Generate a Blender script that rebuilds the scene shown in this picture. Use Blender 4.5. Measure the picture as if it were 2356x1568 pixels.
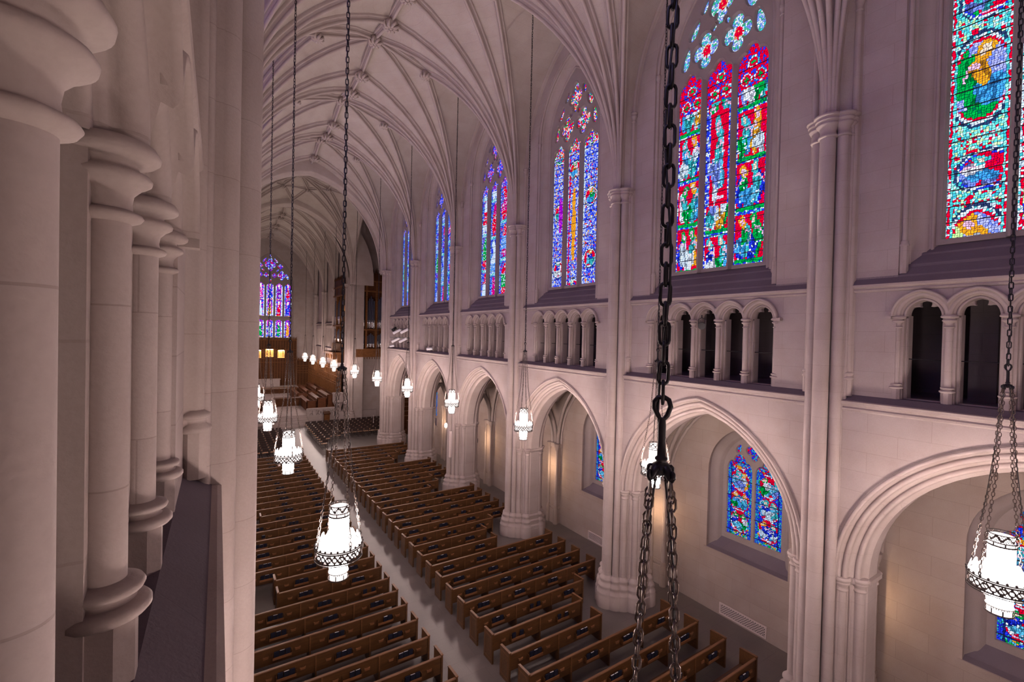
import bpy, bmesh, math, random
import numpy as np
from mathutils import Vector, Matrix
R = math.radians
rnd = random.Random(7)
sc = bpy.context.scene
for o in list(bpy.data.objects): bpy.data.objects.remove(o)
col = sc.collection

# ------------------------------------------------------------------ camera
EYE = Vector((0, 0, 9.85))
yaw, pitch, roll = R(33.09), R(-0.73), 0.0226
fw = Vector((math.sin(yaw)*math.cos(pitch), math.cos(yaw)*math.cos(pitch), math.sin(pitch)))
rt = Vector((math.cos(yaw), -math.sin(yaw), 0)); up = rt.cross(fw)
rt2 = rt*math.cos(roll)+up*math.sin(roll); up2 = up*math.cos(roll)-rt*math.sin(roll)
cd = bpy.data.cameras.new('camera'); cam = bpy.data.objects.new('camera', cd); col.objects.link(cam)
m = Matrix((rt2, up2, -fw)).transposed().to_4x4(); m.translation = EYE
cam.matrix_world = m
cd.sensor_fit = 'HORIZONTAL'; cd.sensor_width = 36; cd.lens = 1038*36/2356
cd.clip_start = 0.05; cd.clip_end = 300
sc.camera = cam
# ------------------------------------------------------------------ world, exposure
w = bpy.data.worlds.new('world'); sc.world = w; w.use_nodes = True
w.node_tree.nodes['Background'].inputs[0].default_value = (0.35, 0.33, 0.6, 1)
w.node_tree.nodes['Background'].inputs[1].default_value = 0.05
sc.view_settings.view_transform = 'Standard'; sc.view_settings.look = 'None'
sc.view_settings.gamma = 1; sc.view_settings.use_curve_mapping = False
sc.view_settings.exposure = 1.25
LANTERN_GLOW = 105.0
GLASS_GLOW = .66
BOOSTED_GLOW = 3.3           # unseen left windows, glow raised to tint the right wall purple

# added, unseen fill lights at clerestory ledge height, turned up to brighten the vault
VAULT_FILL = 430
for k in range(-2, 10):
    for x_, s_ in ((12.22, -1), (.12, 1)):
        ld = bpy.data.lights.new('vault_fill_light', 'SPOT'); ld.energy = VAULT_FILL if k < 6 else VAULT_FILL*.5; ld.color = (1, .83, .74); ld.spot_size = R(92); ld.spot_blend = .9; ld.shadow_soft_size = .08
        lo = bpy.data.objects.new('vault_fill_light', ld); col.objects.link(lo); lo.location = (x_, 5.03+6.84*k+.75 if k < 6 else 53.2+6.84*(k-7)+.75, 11.5)
        lo.rotation_euler = Vector((s_*5.2, 1.2, 8.5)).to_track_quat('-Z', 'Y').to_euler()
# ------------------------------------------------------------------ dimensions
WR, WL = 12.37, -0.03          # wall faces of the nave, right and left
AX = 6.17                      # nave axis
B, P0 = 6.84, 5.03             # bay length, first pier
ZLED, ZCAP, ZUP = 8.50, 15.2, 11.15
NP = range(-2, 6)              # piers
NB = range(-2, 5)              # bays (between pier k and k+1)
XLL, XLR = 1.80, 10.56         # lantern rows
def bayc(k): return P0+B*(k+.5)

# ------------------------------------------------------------------ materials
def mat(name, base=(.5,.5,.5), rough=.7, metal=0, spec=.4):
    m = bpy.data.materials.new(name); m.use_nodes = True
    b = m.node_tree.nodes['Principled BSDF']
    b.inputs['Base Color'].default_value = (*base, 1); b.inputs['Roughness'].default_value = rough
    b.inputs['Metallic'].default_value = metal; b.inputs['Specular IOR Level'].default_value = spec
    return m, m.node_tree, b
def nd(t, typ, **kw):
    n = t.nodes.new(typ)
    for k, v in kw.items():
        if k in n.inputs: n.inputs[k].default_value = v
        else: setattr(n, k, v)
    return n
def mixc(t, fac, a, b, mode='MIX'):
    n = t.nodes.new('ShaderNodeMix'); n.data_type = 'RGBA'; n.blend_type = mode
    for sock, v in ((n.inputs[0], fac), (n.inputs[6], a), (n.inputs[7], b)):
        if hasattr(v, 'default_value') or hasattr(v, 'links'): t.links.new(v, sock)
        elif isinstance(v, (int, float)): sock.default_value = v
        else: sock.default_value = (*v, 1)
    return n.outputs[2]
def noise_ramp(t, scale, lo, hi, detail=4, vec=None, rough=.55):
    n = nd(t, 'ShaderNodeTexNoise', Scale=scale, Detail=detail, Roughness=rough)
    if vec is not None: t.links.new(vec, n.inputs['Vector'])
    r = nd(t, 'ShaderNodeMapRange'); r.inputs[1].default_value = lo; r.inputs[2].default_value = hi
    t.links.new(n.outputs[0], r.inputs[0]); return r.outputs[0]
def stone(name, c1, c2, joint, bw=1.0, bh=.46, mortar=.006, jf=.55, grain=.35, axis='xy'):
    m, t, b = mat(name, c1, .85, 0, .25)
    geo = nd(t, 'ShaderNodeNewGeometry'); sep = nd(t, 'ShaderNodeSeparateXYZ'); t.links.new(geo.outputs['Position'], sep.inputs[0])
    add = nd(t, 'ShaderNodeMath', operation='ADD'); t.links.new(sep.outputs[0], add.inputs[0]); t.links.new(sep.outputs[1], add.inputs[1])
    cmb = nd(t, 'ShaderNodeCombineXYZ')
    if axis == 'xy': t.links.new(add.outputs[0], cmb.inputs[0]); t.links.new(sep.outputs[2], cmb.inputs[1])
    else: t.links.new(sep.outputs[0], cmb.inputs[0]); t.links.new(sep.outputs[1], cmb.inputs[1])
    br = nd(t, 'ShaderNodeTexBrick'); br.inputs['Scale'].default_value = 1
    br.inputs['Color1'].default_value = (*c1, 1); br.inputs['Color2'].default_value = (*c2, 1); br.inputs['Mortar'].default_value = (*joint, 1)
    br.inputs['Mortar Size'].default_value = mortar; br.inputs['Mortar Smooth'].default_value = .3
    br.inputs['Brick Width'].default_value = bw; br.inputs['Row Height'].default_value = bh; br.inputs['Bias'].default_value = -.1
    br.offset = .5; br.squash = 1
    t.links.new(cmb.outputs[0], br.inputs['Vector'])
    plain = tuple((p+q)/2 for p, q in zip(c1, c2))
    c = mixc(t, jf, plain, br.outputs[0])
    f = noise_ramp(t, 1.3, .3, .75, 5, geo.outputs['Position'])
    c = mixc(t, f, c, mixc(t, 1.0, c, (.86, .82, .80), 'MULTIPLY'))
    f2 = noise_ramp(t, 45, .35, .75, 3, geo.outputs['Position'])
    c = mixc(t, f2, c, mixc(t, grain, c, (.82, .80, .80), 'MULTIPLY'))
    t.links.new(c, b.inputs['Base Color'])
    bp = nd(t, 'ShaderNodeBump', Strength=.25, Distance=.01)
    t.links.new(br.outputs['Fac'], bp.inputs['Height']); bp.invert = True
    bp2 = nd(t, 'ShaderNodeBump', Strength=.12, Distance=.01); t.links.new(f2, bp2.inputs['Height']); t.links.new(bp.outputs[0], bp2.inputs['Normal'])
    t.links.new(bp2.outputs[0], b.inputs['Normal'])
    return m
M = {}
SC1, SC2, SJ = (0.376, 0.316, 0.300), (0.336, 0.280, 0.268), (0.208, 0.168, 0.160)
M['ashlar'] = stone('ashlar_stone', SC1, SC2, SJ, 1.1, .46, .005, .42)
M['shaft'] = stone('shaft_stone', (0.384,0.324,0.308), (0.344,0.288,0.276), (0.216,0.176,0.168), 5.0, .62, .0035, .5)
M['web'] = stone('vault_tile', (.40,.345,.32), (.36,.31,.285), (.31,.265,.245), .5, .22, .005, .35, .6)
M['rib'] = stone('rib_stone', (0.376,0.316,0.296), (0.352,0.296,0.280), (0.256,0.208,0.196), 3, .7, .006, .4)
M['aisle'] = stone('aisle_stone', (0.348,0.282,0.251), (0.306,0.247,0.223), (0.230,0.184,0.164), 1.3, .5, .006, .6)
M['ledge'] = stone('shaded_ledge_stone', (.14,.112,.135), (.125,.10,.12), (.10,.082,.098), 1.6, 3.0, .006, .3)  # dark purple carries the shade on slopes lit only from below
M['trac'] = stone('tracery_stone', (.30,.25,.24), (.28,.235,.225), (.25,.21,.2), 3, 1.1, .004, .2)
M['dark'] = stone('shaded_passage_stone', (.10,.085,.09), (.09,.075,.08), (.07,.06,.065), 1.1, .46, .007)  # stone darkened to stand for the unlit depth of the passage
def wood(name, c, c2, rough=.35, spec=.4):
    m, t, b = mat(name, c, rough, 0, spec)
    geo = nd(t, 'ShaderNodeNewGeometry'); mp = nd(t, 'ShaderNodeMapping'); mp.inputs['Scale'].default_value = (1.2, 9, 9)
    t.links.new(geo.outputs['Position'], mp.inputs[0])
    f = noise_ramp(t, 2.2, .3, .72, 6, mp.outputs[0], .6)
    t.links.new(mixc(t, f, c, c2), b.inputs['Base Color'])
    return m
M['pew'] = wood('pew_oak', (.098,.043,.014), (.055,.023,.008), .42)
M['pewcap'] = wood('pew_cap_oak', (.155,.068,.026), (.095,.040,.015), .45)
M['pewlight'] = wood('card_holder_oak', (.24,.105,.045), (.16,.065,.028), .4)
M['carved'] = wood('carved_oak', (.17,.070,.023), (.075,.029,.010), .65, .12)
M['stall'] = wood('stall_oak', (.12,.043,.018), (.07,.024,.010), .6, .12)
M['carvedd'] = wood('dark_carved_oak', (.085,.032,.012), (.045,.016,.006), .65, .12)
M['book'] = mat('navy_cloth', (.007,.009,.022), .55)[0]
M['pages'] = mat('paper', (.55,.52,.52), .7)[0]
M['iron'] = mat('black_iron', (.018,.016,.018), .38, .6)[0]
M['chain'] = mat('bronze_chain', (.10,.075,.065), .30, .85)[0]
M['pierced'] = mat('pierced_nickel', (.045,.036,.034), .45, .6)[0]
M['white'] = mat('white_enamel', (.75,.74,.76), .4)[0]
M['blk'] = mat('black_enamel', (.012,.012,.015), .35)[0]
M['pipe'] = mat('organ_pipe_tin', (.07,.07,.10), .4, .6)[0]
M['pipefoot'] = mat('organ_pipe_foot_tin', (.75,.73,.76), .25, .9)[0]
M['gold'] = mat('gilding', (.85,.50,.15), .35, .7)[0]
M['rush'] = mat('woven_rush', (.55,.33,.18), .8)[0]
M['chairwood'] = mat('dark_chair_wood', (.03,.018,.016), .3)[0]
M['grille'] = mat('grille_paint', (.55,.46,.44), .6)[0]
M['hole'] = mat('duct_shadow', (.02,.018,.018), .9)[0]
M['marble'] = stone('chancel_marble', (.36,.30,.29), (.32,.27,.26), (.25,.21,.2), 1.4, .5, .004, .3)
M['stainw'] = mat('iron_window_bar', (.01,.01,.012), .5)[0]
# floor: slate flags
m, t, b = mat('slate_floor', (.22,.2,.18), .42, 0, .5)
geo = nd(t, 'ShaderNodeNewGeometry')
br = nd(t, 'ShaderNodeTexBrick'); br.inputs['Scale'].default_value = 1
for k, v in (('Color1', (.15,.122,.112,1)), ('Color2', (.13,.108,.10,1)), ('Mortar', (.10,.083,.078,1))): br.inputs[k].default_value = v
br.inputs['Mortar Size'].default_value = .008; br.inputs['Brick Width'].default_value = .9; br.inputs['Row Height'].default_value = .6
t.links.new(geo.outputs['Position'], br.inputs['Vector'])
f = noise_ramp(t, 1.6, .3, .7, 5, geo.outputs['Position'])
c = mixc(t, f, br.outputs[0], (.125,.108,.096))
f = noise_ramp(t, 30, .3, .75, 3, geo.outputs['Position'])
c = mixc(t, f, c, mixc(t, .5, c, (.7,.7,.7), 'MULTIPLY'))
t.links.new(c, b.inputs['Base Color']); M['floor'] = m
# lantern glass
m = bpy.data.materials.new('lit_lantern_glass'); m.use_nodes = True; t = m.node_tree; t.nodes.clear()
e = nd(t, 'ShaderNodeEmission', Strength=LANTERN_GLOW); e.inputs[0].default_value = (1, .79, .73, 1)
oo = t.nodes.new('ShaderNodeOutputMaterial'); t.links.new(e.outputs[0], oo.inputs[0]); M['lit'] = m
m = bpy.data.materials.new('softly_lit_glass'); m.use_nodes = True; t = m.node_tree; t.nodes.clear()
e = nd(t, 'ShaderNodeEmission', Strength=1.1); e.inputs[0].default_value = (1, .86, .82, 1)
oo = t.nodes.new('ShaderNodeOutputMaterial'); t.links.new(e.outputs[0], oo.inputs[0]); M['soft'] = m
m = bpy.data.materials.new('warm_sconce_glass'); m.use_nodes = True; t = m.node_tree; t.nodes.clear()
e = nd(t, 'ShaderNodeEmission', Strength=150); e.inputs[0].default_value = (1, .66, .38, 1)
oo = t.nodes.new('ShaderNodeOutputMaterial'); t.links.new(e.outputs[0], oo.inputs[0]); M['warm'] = m
m = bpy.data.materials.new('lit_bulb'); m.use_nodes = True; t = m.node_tree; t.nodes.clear()
e = nd(t, 'ShaderNodeEmission', Strength=14); e.inputs[0].default_value = (1, .85, .7, 1)
oo = t.nodes.new('ShaderNodeOutputMaterial'); t.links.new(e.outputs[0], oo.inputs[0]); M['bulb'] = m
# stained glass: coloured pieces held in lead
def stained(name, k, lead=.085):
    m = bpy.data.materials.new(name); m.use_nodes = True; t = m.node_tree; t.nodes.clear()
    at = nd(t, 'ShaderNodeAttribute', attribute_name='col'); uv = nd(t, 'ShaderNodeUVMap'); uv.uv_map = 'uv'
    sp = nd(t, 'ShaderNodeSeparateXYZ'); t.links.new(uv.outputs[0], sp.inputs[0])
    def edge(s):
        a = nd(t, 'ShaderNodeMath', operation='SUBTRACT'); a.inputs[1].default_value = .5; t.links.new(s, a.inputs[0])
        c = nd(t, 'ShaderNodeMath', operation='ABSOLUTE'); t.links.new(a.outputs[0], c.inputs[0]); return c.outputs[0]
    mx = nd(t, 'ShaderNodeMath', operation='MAXIMUM'); t.links.new(edge(sp.outputs[0]), mx.inputs[0]); t.links.new(edge(sp.outputs[1]), mx.inputs[1])
    gt = nd(t, 'ShaderNodeMath', operation='GREATER_THAN'); gt.inputs[1].default_value = .5-lead; t.links.new(mx.outputs[0], gt.inputs[0])
    c = mixc(t, gt.outputs[0], at.outputs['Color'], (.0, .0, .02))
    e = nd(t, 'ShaderNodeEmission', Strength=k); t.links.new(c, e.inputs[0])
    oo = t.nodes.new('ShaderNodeOutputMaterial'); t.links.new(e.outputs[0], oo.inputs[0])
    m.cycles.emission_sampling = 'NONE'
    return m
M['glass'] = stained('stained_glass', GLASS_GLOW)
M['glassboost'] = stained('boosted_stained_glass', BOOSTED_GLOW); M['glassboost'].cycles.emission_sampling = 'AUTO'
M['glassaisle'] = stained('aisle_stained_glass', .50, .1)

# ------------------------------------------------------------------ mesh helpers
class MB:
    def __init__(s): s.v = []; s.f = []; s.mi = []; s.sm = []; s.ms = []
    def slot(s, m):
        if m not in s.ms: s.ms.append(m)
        return s.ms.index(m)
    def add(s, vs, fs, m, smooth=False):
        o = len(s.v); s.v += [tuple(v) for v in vs]; k = s.slot(m)
        for f in fs: s.f.append(tuple(i+o for i in f)); s.mi.append(k); s.sm.append(smooth)
    def box(s, x0, x1, y0, y1, z0, z1, m):
        v = [(x, y, z) for x in (x0, x1) for y in (y0, y1) for z in (z0, z1)]
        s.add(v, [(0,1,3,2),(4,6,7,5),(0,4,5,1),(2,3,7,6),(0,2,6,4),(1,5,7,3)], m)
    def obox(s, c, ax, ay, az, m):   # centre and half axes
        c = Vector(c); ax, ay, az = Vector(ax), Vector(ay), Vector(az)
        v = [c+i*ax+j*ay+k*az for i in (-1,1) for j in (-1,1) for k in (-1,1)]
        s.add(v, [(0,1,3,2),(4,6,7,5),(0,4,5,1),(2,3,7,6),(0,2,6,4),(1,5,7,3)], m)
    def lathe(s, cx, cy, prof, m, n=20, a0=0, a1=2*math.pi, smooth=True, caps=True):
        full = abs(a1-a0-2*math.pi) < 1e-6; k = n if full else n+1
        vs = [(cx+r*math.cos(a0+(a1-a0)*i/n), cy+r*math.sin(a0+(a1-a0)*i/n), z) for r, z in prof for i in range(k)]
        fs = []
        for j in range(len(prof)-1):
            for i in range(n):
                a = j*k+i; b2 = j*k+(i+1) % k; fs.append((a, b2, b2+k, a+k))
        s.add(vs, fs, m, smooth)
        if caps and full:
            s.add(vs[:k], [tuple(range(k))[::-1]], m); s.add(vs[-k:], [tuple(range(k))], m)
    def tube(s, pts, r, m, n=6, closed=False, caps=True):
        pts = [Vector(p) for p in pts]; L = len(pts); rs = r if isinstance(r, (list, tuple)) else [r]*L
        vs = []; prev = None
        for i, p in enumerate(pts):
            if closed: d = pts[(i+1) % L]-pts[i-1]
            else: d = pts[min(i+1, L-1)]-pts[max(i-1, 0)]
            if d.length < 1e-9: d = Vector((0,0,1))
            d.normalize()
            if prev is None:
                a = Vector((0,0,1)) if abs(d.z) < .9 else Vector((1,0,0)); u = d.cross(a).normalized()
            else:
                u = (prev-d*prev.dot(d)); u = u.normalized() if u.length > 1e-6 else d.orthogonal().normalized()
            prev = u; w2 = d.cross(u)
            vs += [p+rs[i]*(u*math.cos(2*math.pi*k/n)+w2*math.sin(2*math.pi*k/n)) for k in range(n)]
        fs = []
        for i in range(L if closed else L-1):
            j = (i+1) % L
            for k in range(n): fs.append((i*n+k, i*n+(k+1) % n, j*n+(k+1) % n, j*n+k))
        s.add(vs, fs, m, True)
        if caps and not closed: s.add(vs[:n], [tuple(range(n))], m); s.add(vs[-n:], [tuple(range(n))[::-1]], m)
    def rows(s, rows, m, smooth=False, closed=False):
        n = len(rows[0]); vs = [p for r in rows for p in r]; fs = []
        for j in range(len(rows)-1):
            for i in range(n if closed else n-1):
                a = j*n+i; b2 = j*n+(i+1) % n; fs.append((a, b2, b2+n, a+n))
        s.add(vs, fs, m, smooth)
    def prism(s, poly, d0, d1, m, plane='yz'):   # polygon (u,z) extruded through depth
        n = len(poly)
        P = (lambda u, z, d: (d, u, z)) if plane == 'yz' else ((lambda u, z, d: (u, d, z)) if plane == 'xz' else (lambda u, z, d: (u, z, d)))
        vs = [P(u, z, d0) for u, z in poly]+[P(u, z, d1) for u, z in poly]
        s.add(vs, [tuple(range(n)), tuple(range(n, 2*n))[::-1]]+[(i, (i+1) % n, n+(i+1) % n, n+i) for i in range(n)], m)
    def mesh(s, name):
        me = bpy.data.meshes.new(name); me.from_pydata(s.v, [], s.f)
        for m in s.ms: me.materials.append(M[m])
        me.polygons.foreach_set('material_index', s.mi); me.polygons.foreach_set('use_smooth', s.sm)
        me.update(); return me
    def build(s, name, parent=None, loc=None, rz=0):
        return link(name, s.mesh(name), parent, loc, rz)
def link(name, me, parent=None, loc=None, rz=0, sx=1):
    o = bpy.data.objects.new(name, me); col.objects.link(o)
    if parent is not None: o.parent = parent
    if loc: o.location = loc
    if rz: o.rotation_euler = (0, 0, rz)
    if sx != 1: o.scale = (sx, 1, 1)
    return o
def struct(o): o['kind'] = 'structure'; return o
def tag(o, label, cat, group=None):
    o['label'] = label; o['category'] = cat
    if group: o['group'] = group
    return o
def empty(name, loc=(0,0,0), rz=0, sx=1):
    o = link(name, None, None, loc, rz, sx); o.empty_display_size = .2; return o
def copy_tree(o, parent=None):
    c = o.copy(); col.objects.link(c)
    if parent is not None: c.parent = parent
    for ch in list(o.children): copy_tree(ch, c)
    return c
def plate(outline, holes, d0, d1, mname, bevel=0.0, name='plate', plane='yz'):
    """flat stone plate with holes, given as (u,z) polygons; depth d0 (front) to d1"""
    from mathutils.geometry import delaunay_2d_cdt
    def clean(p):
        o = [q_ for i, q_ in enumerate(p) if math.hypot(q_[0]-p[i-1][0], q_[1]-p[i-1][1]) > 1e-4]
        ar = sum(o[i-1][0]*o[i][1]-o[i][0]*o[i-1][1] for i in range(len(o)))
        return o if ar > 0 else o[::-1]
    def grow(p, g):
        o = []; n = len(p)
        for i in range(n):
            t_ = Vector(p[(i+1) % n])-Vector(p[i-1]); t_.normalize(); o.append((p[i][0]+t_.y*g, p[i][1]-t_.x*g))
        return o
    loops = [clean(outline)]+[clean(h_) for h_ in holes]
    front = [loops[0]]+[grow(l, bevel) if bevel else l for l in loops[1:]]
    mb = MB()
    P = (lambda u, z, d: (d, u, z)) if plane == 'yz' else (lambda u, z, d: (u, d, z))
    def inside(x, y, p):
        r = False
        for i in range(len(p)):
            (x1, y1), (x2, y2) = p[i-1], p[i]
            if (y1 > y) != (y2 > y) and x < (x2-x1)*(y-y1)/(y2-y1)+x1: r = not r
        return r
    for lp, d in ((front, d0), (loops, d1)):
        vs = []; es = []
        for l in lp:
            o = len(vs); vs += [Vector(p) for p in l]; es += [(o+i, o+(i+1) % len(l)) for i in range(len(l))]
        V, E_, F, *_ = delaunay_2d_cdt(vs, es, [], 0, 1e-5)
        bb = [(min(p[0] for p in l), max(p[0] for p in l), min(p[1] for p in l), max(p[1] for p in l)) for l in lp]
        fs = []
        for f_ in F:
            x = sum(V[i].x for i in f_)/len(f_); y = sum(V[i].y for i in f_)/len(f_)
            if not inside(x, y, lp[0]): continue
            if any(b_[0] < x < b_[1] and b_[2] < y < b_[3] and inside(x, y, l) for l, b_ in zip(lp[1:], bb[1:])): continue
            fs.append(tuple(f_))
        mb.add([P(v.x, v.y, d) for v in V], fs, mname)
    for l, fl in zip(loops, front):
        if bevel and l is not loops[0]:
            mb.rows([[P(*p, d0) for p in fl], [P(*p, d0+bevel*1.6) for p in l], [P(*p, d1) for p in l]], mname, closed=True)
        else: mb.rows([[P(*p, d0) for p in fl], [P(*p, d1) for p in l]], mname, closed=True)
    return mb.mesh(name)
# pointed arch, concentric offsets: list of (u,z) from right foot over the apex to left foot
def arch(a, rise, spring, o=0.0, n=10, foot=None, uc=0.0):
    Rr = (a*a+rise*rise)/(2*a); c = a-Rr; r = Rr-o; te = math.acos(max(-1, min(1, -c/r)))
    right = [(c+r*math.cos(te*i/n), spring+r*math.sin(te*i/n)) for i in range(n+1)]
    pts = right+[(-u, z) for u, z in right[::-1][1:]]
    if foot is not None: pts = [(right[0][0], foot)]+pts+[(-right[0][0], foot)]
    return [(u+uc, z) for u, z in pts]
def arch_loft(mb, a, rise, spring, prof, m, n=12, foot=None, uc=0.0, smooth=True):
    mb.rows([[(d, u, z) for u, z in arch(a, rise, spring, o, n, foot, uc)] for o, d in prof], m, smooth)
def roll_pts(o, d, r, k=5, a0=-90, a1=180):   # a small roll moulding for an arch profile, centre (o,d)
    return [(o+r*math.cos(R(a0+(a1-a0)*i/k)), d+r*math.sin(R(a0+(a1-a0)*i/k))) for i in range(k+1)]
def foiled(a, rise, spring, foot, uc=0.0, depth=.16, cusps=(.36, .64), n=16, wdt=.12):
    pts = arch(a, rise, spring, 0, n); N = len(pts)-1; out = []
    cz = spring+rise*.3
    for i, (u, z) in enumerate(pts):
        tt = i/N; k = 0
        for c in cusps:
            k = max(k, max(0, 1-abs(tt-c)/wdt)**1.6)
        dx, dz = -u, cz-z; L = math.hypot(dx, dz) or 1
        out.append((u+dx/L*depth*k, z+dz/L*depth*k))
    out = [(pts[0][0], foot)]+out+[(pts[-1][0], foot)]
    return [(u+uc, z) for u, z in out]
def quatrefoil(cu_, cz, r, lobes=4, rot=0.0, n=40, deep=.5, asp=1.0):
    out = []
    for i in range(n):
        th = 2*math.pi*i/n
        rr = r*(deep+(1-deep)*abs(math.cos(lobes/2*(th-rot)))**.6)
        out.append((cu_+rr*math.cos(th)/asp, cz+rr*math.sin(th)*asp))
    return out
def dagger(cu_, cz, l, wd, rot, n=14):
    out = []
    for i in range(n):
        th = 2*math.pi*i/n; x = l*math.cos(th); y = wd*math.sin(th)*(1-.35*math.cos(th))
        out.append((cu_+x*math.cos(rot)-y*math.sin(rot), cz+x*math.sin(rot)+y*math.cos(rot)))
    return out

# ------------------------------------------------------------------ stained glass designs
def hsh(*a):
    x = math.sin(sum(v*k for v, k in zip(a, (12.9898, 78.233, 37.719, 9.131))))*43758.5453
    return x-math.floor(x)
RED, BLU, LBL, WHT, GRN, YEL, CYA, PUR, PNK, DGR = (.75,.0,.02), (.015,.035,.75), (.17,.25,.85), (.58,.72,.95), (.0,.36,.05), (.80,.33,.01), (.04,.45,.52), (.17,.01,.42), (.72,.42,.62), (.0,.13,.07)
ROBES = [BLU, GRN, WHT, (.1,.5,.85), YEL, LBL, (.75,.8,1), (.05,.35,.9), CYA]
def figure(x, y, seed, ww=.42, hh=.8):
    """a robed figure: x across (-1..1), y 0..1 in its panel; colour or None"""
    d = 1 if hsh(seed, 1) > .5 else -1; x = (x-(hsh(seed, 2)-.5)*.2)*d; k = ww/.42; x = x/k
    x += .07*math.sin(y*11+seed); y2 = y+.03*math.sin(x*9+seed)
    fold = math.sin(15*x+8*y+seed*2) > .72 or math.sin(6*x-17*y+seed) > .86
    pick = lambda n: ROBES[int(hsh(seed, n)*len(ROBES))]
    dm = lambda c: tuple(v*.35 for v in c) if fold else c
    h_ = math.hypot((x-.08)*1.0, (y-.84)*1.9*1.0)
    if h_ < .13: return PNK if hsh(seed, 3) > .4 else (.8,.62,.5)
    if h_ < .25: return (YEL, CYA, GRN, YEL)[int(hsh(seed, 4)*4)]
    t_ = min(1, max(0, (-x+.05)/.5)); ya = .63-.12*t_+.1*math.sin(t_*3)
    if -.5 < x < .05 and abs(y-ya) < .035: return PNK
    if (x/.27)**2+((y2-.60)/.17)**2 < 1: return dm(pick(5))
    if ((x-.20)/.44)**2+((y2-.36)/.17)**2 < 1: return dm(pick(6))
    if ((x-.30)/.22)**2+((y2-.18)/.15)**2 < 1: return dm(pick(6) if hsh(seed, 9) > .4 else pick(7))
    if ((x+.14)/.36)**2+((y2-.47)/.34)**2 < 1: return dm(pick(8))
    if .05 < y < .10 and abs(x) < .5: return PNK if hsh(seed, int(x*8)) > .5 else WHT
    return None
def des_red(i, x, z, h, top):
    u = (-1.03, 0, 1.03)[i]+x*.455
    if z > 18.62 or (z > 18.2 and abs(x) > 1.05):
        d = min(math.hypot(u-a_, (z-b_)*.85) for a_, b_ in ((-.53, 19.15), (.53, 19.15), (0, 20.35)))
        if d < .15: return RED if h > .3 else (.8,.25,.1)
        if d < .19: return WHT
        return [WHT, LBL, CYA, WHT, LBL, (.05,.4,.2)][int(h*6)]
    if z > 17.35:
        d = min(math.hypot(x*.455-a_, z-b_) for a_, b_ in ((-.2, 17.6), (.2, 17.6), (0, 18.05)))
        if d < .06: return GRN
        if d < .13: return RED
        if d < .175: return WHT if h > .3 else CYA
        return RED if h > .35 else BLU
    if abs(x) > .9: return WHT if h > .6 else BLU
    H = 1.52; off = (0, .5, .1)[i]; y = (z-12.1+off) % H/H; row = int((z-12.1+off)//H)
    if i == 1 and 14.1 < z < 17.0:
        yy = (z-14.1)/2.9
        if abs(x) > .7: return BLU if h > .6 else (WHT if h > .4 else LBL)
        c = figure(x*.9, yy, 31, .34)
        if c: return c if h > .12 else WHT
        return RED
    if y < .05: return (WHT, CYA, BLU, BLU)[int(h*4)]
    if y < .12: return GRN if h > .2 else DGR
    c = figure(x*1.1-.45, y, row*3+i*17+1) or figure(x*1.1+.45, y*.95, row*7+i*5+2)
    if c: return c if h > .08 else WHT
    return RED if h > .1 else (.7, 0, .15)
def des_round(i, x, z, h, top):
    w_ = .46
    if z > top: return (CYA, WHT, LBL, BLU, GRN)[int(h*5)]
    if abs(x) > .93: return WHT if h > .3 else CYA
    if abs(x) > .86: return RED if h > .25 else WHT
    if abs(x) > .80: return CYA if h > .4 else (.3,.9,.8)
    H = 3.55; yy = (z-12.1+.95+i*.9) % H; X = x*w_+.10
    d1 = math.hypot(X-.1, (yy-2.45)*.52); d2 = math.hypot(X*.95, yy-.55)
    row = int((z-12.1+.95+i*.9)//H)
    rr = d1/.52 if d1/.52 < d2/.44 else d2/.44; big = d1/.52 < d2/.44
    if rr < 1:
        if rr > .93: return (.02,.04,.12)
        if rr > .85: return WHT if h > .2 else CYA
        if rr > .80: return RED if big else BLU
        y = ((yy-1.6)/1.7) if big else ((yy-.2)/.7)
        if big and y < .16: return GRN if h > .15 else DGR
        c = figure(x*.95-.05, y, row*5+i*3+(2 if big else 4), .5)
        if c:
            return (RED if c in (BLU, CYA) else c) if big and row % 2 else c
        if not big: return RED if h > .15 else (.7,0,.1)
        if big and x > .45 and y > .3: return GRN if (row % 2) else (.5,.9,.3)
        return (.38,.42,1) if h > .3 else (.15,.22,.95)
    return [(.1,.7,.7), (.2,.8,.75), WHT, (.05,.45,.6), RED, (.5,.8,.4)][int(h*6)]
def des_gris(i, x, z, h, top):
    if z > top: return [RED, WHT, BLU, RED, (1,.4,.3), GRN][int(h*6)]
    if abs(x) > .88: return WHT if h > .35 else (LBL if h > .2 else BLU)
    H = 2.6; yy = (z-12.1+(0, 1.2, .3)[i]) % H; row = int((z-12.1+(0, 1.2, .3)[i])//H)
    d = math.hypot(x*.46, yy-1.1)/.42
    if i == 1 and 13.2 < z < 16.4 and abs(x-.1) < .32*(1-abs(z-14.8)/3): return YEL if h > .15 else (.9,.35,.0)
    if i == 2 and 14.6 < z < 16.2 and abs(x+.15) < .35*(1-abs(z-15.4)/1.4): return (.35,0,.6) if h > .2 else (.6,.1,.6)
    if i != 1 or not 13.2 < z < 16.4:
        if d < 1:
            if d > .9: return (.02,.05,.15)
            if d > .8: return WHT
            c = figure(x*1.1, (yy-.7)/.8, row+i*9, .5)
            return c if c else (RED if h > .15 else (.6,0,.1))
    if i == 1 and abs(x) > .62 and h > .3: return RED
    return [BLU, LBL, BLU, (.55,.6,1), BLU, WHT, LBL, (.1,.15,.9), RED if h < .93 else YEL][int(h*9)]
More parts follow.
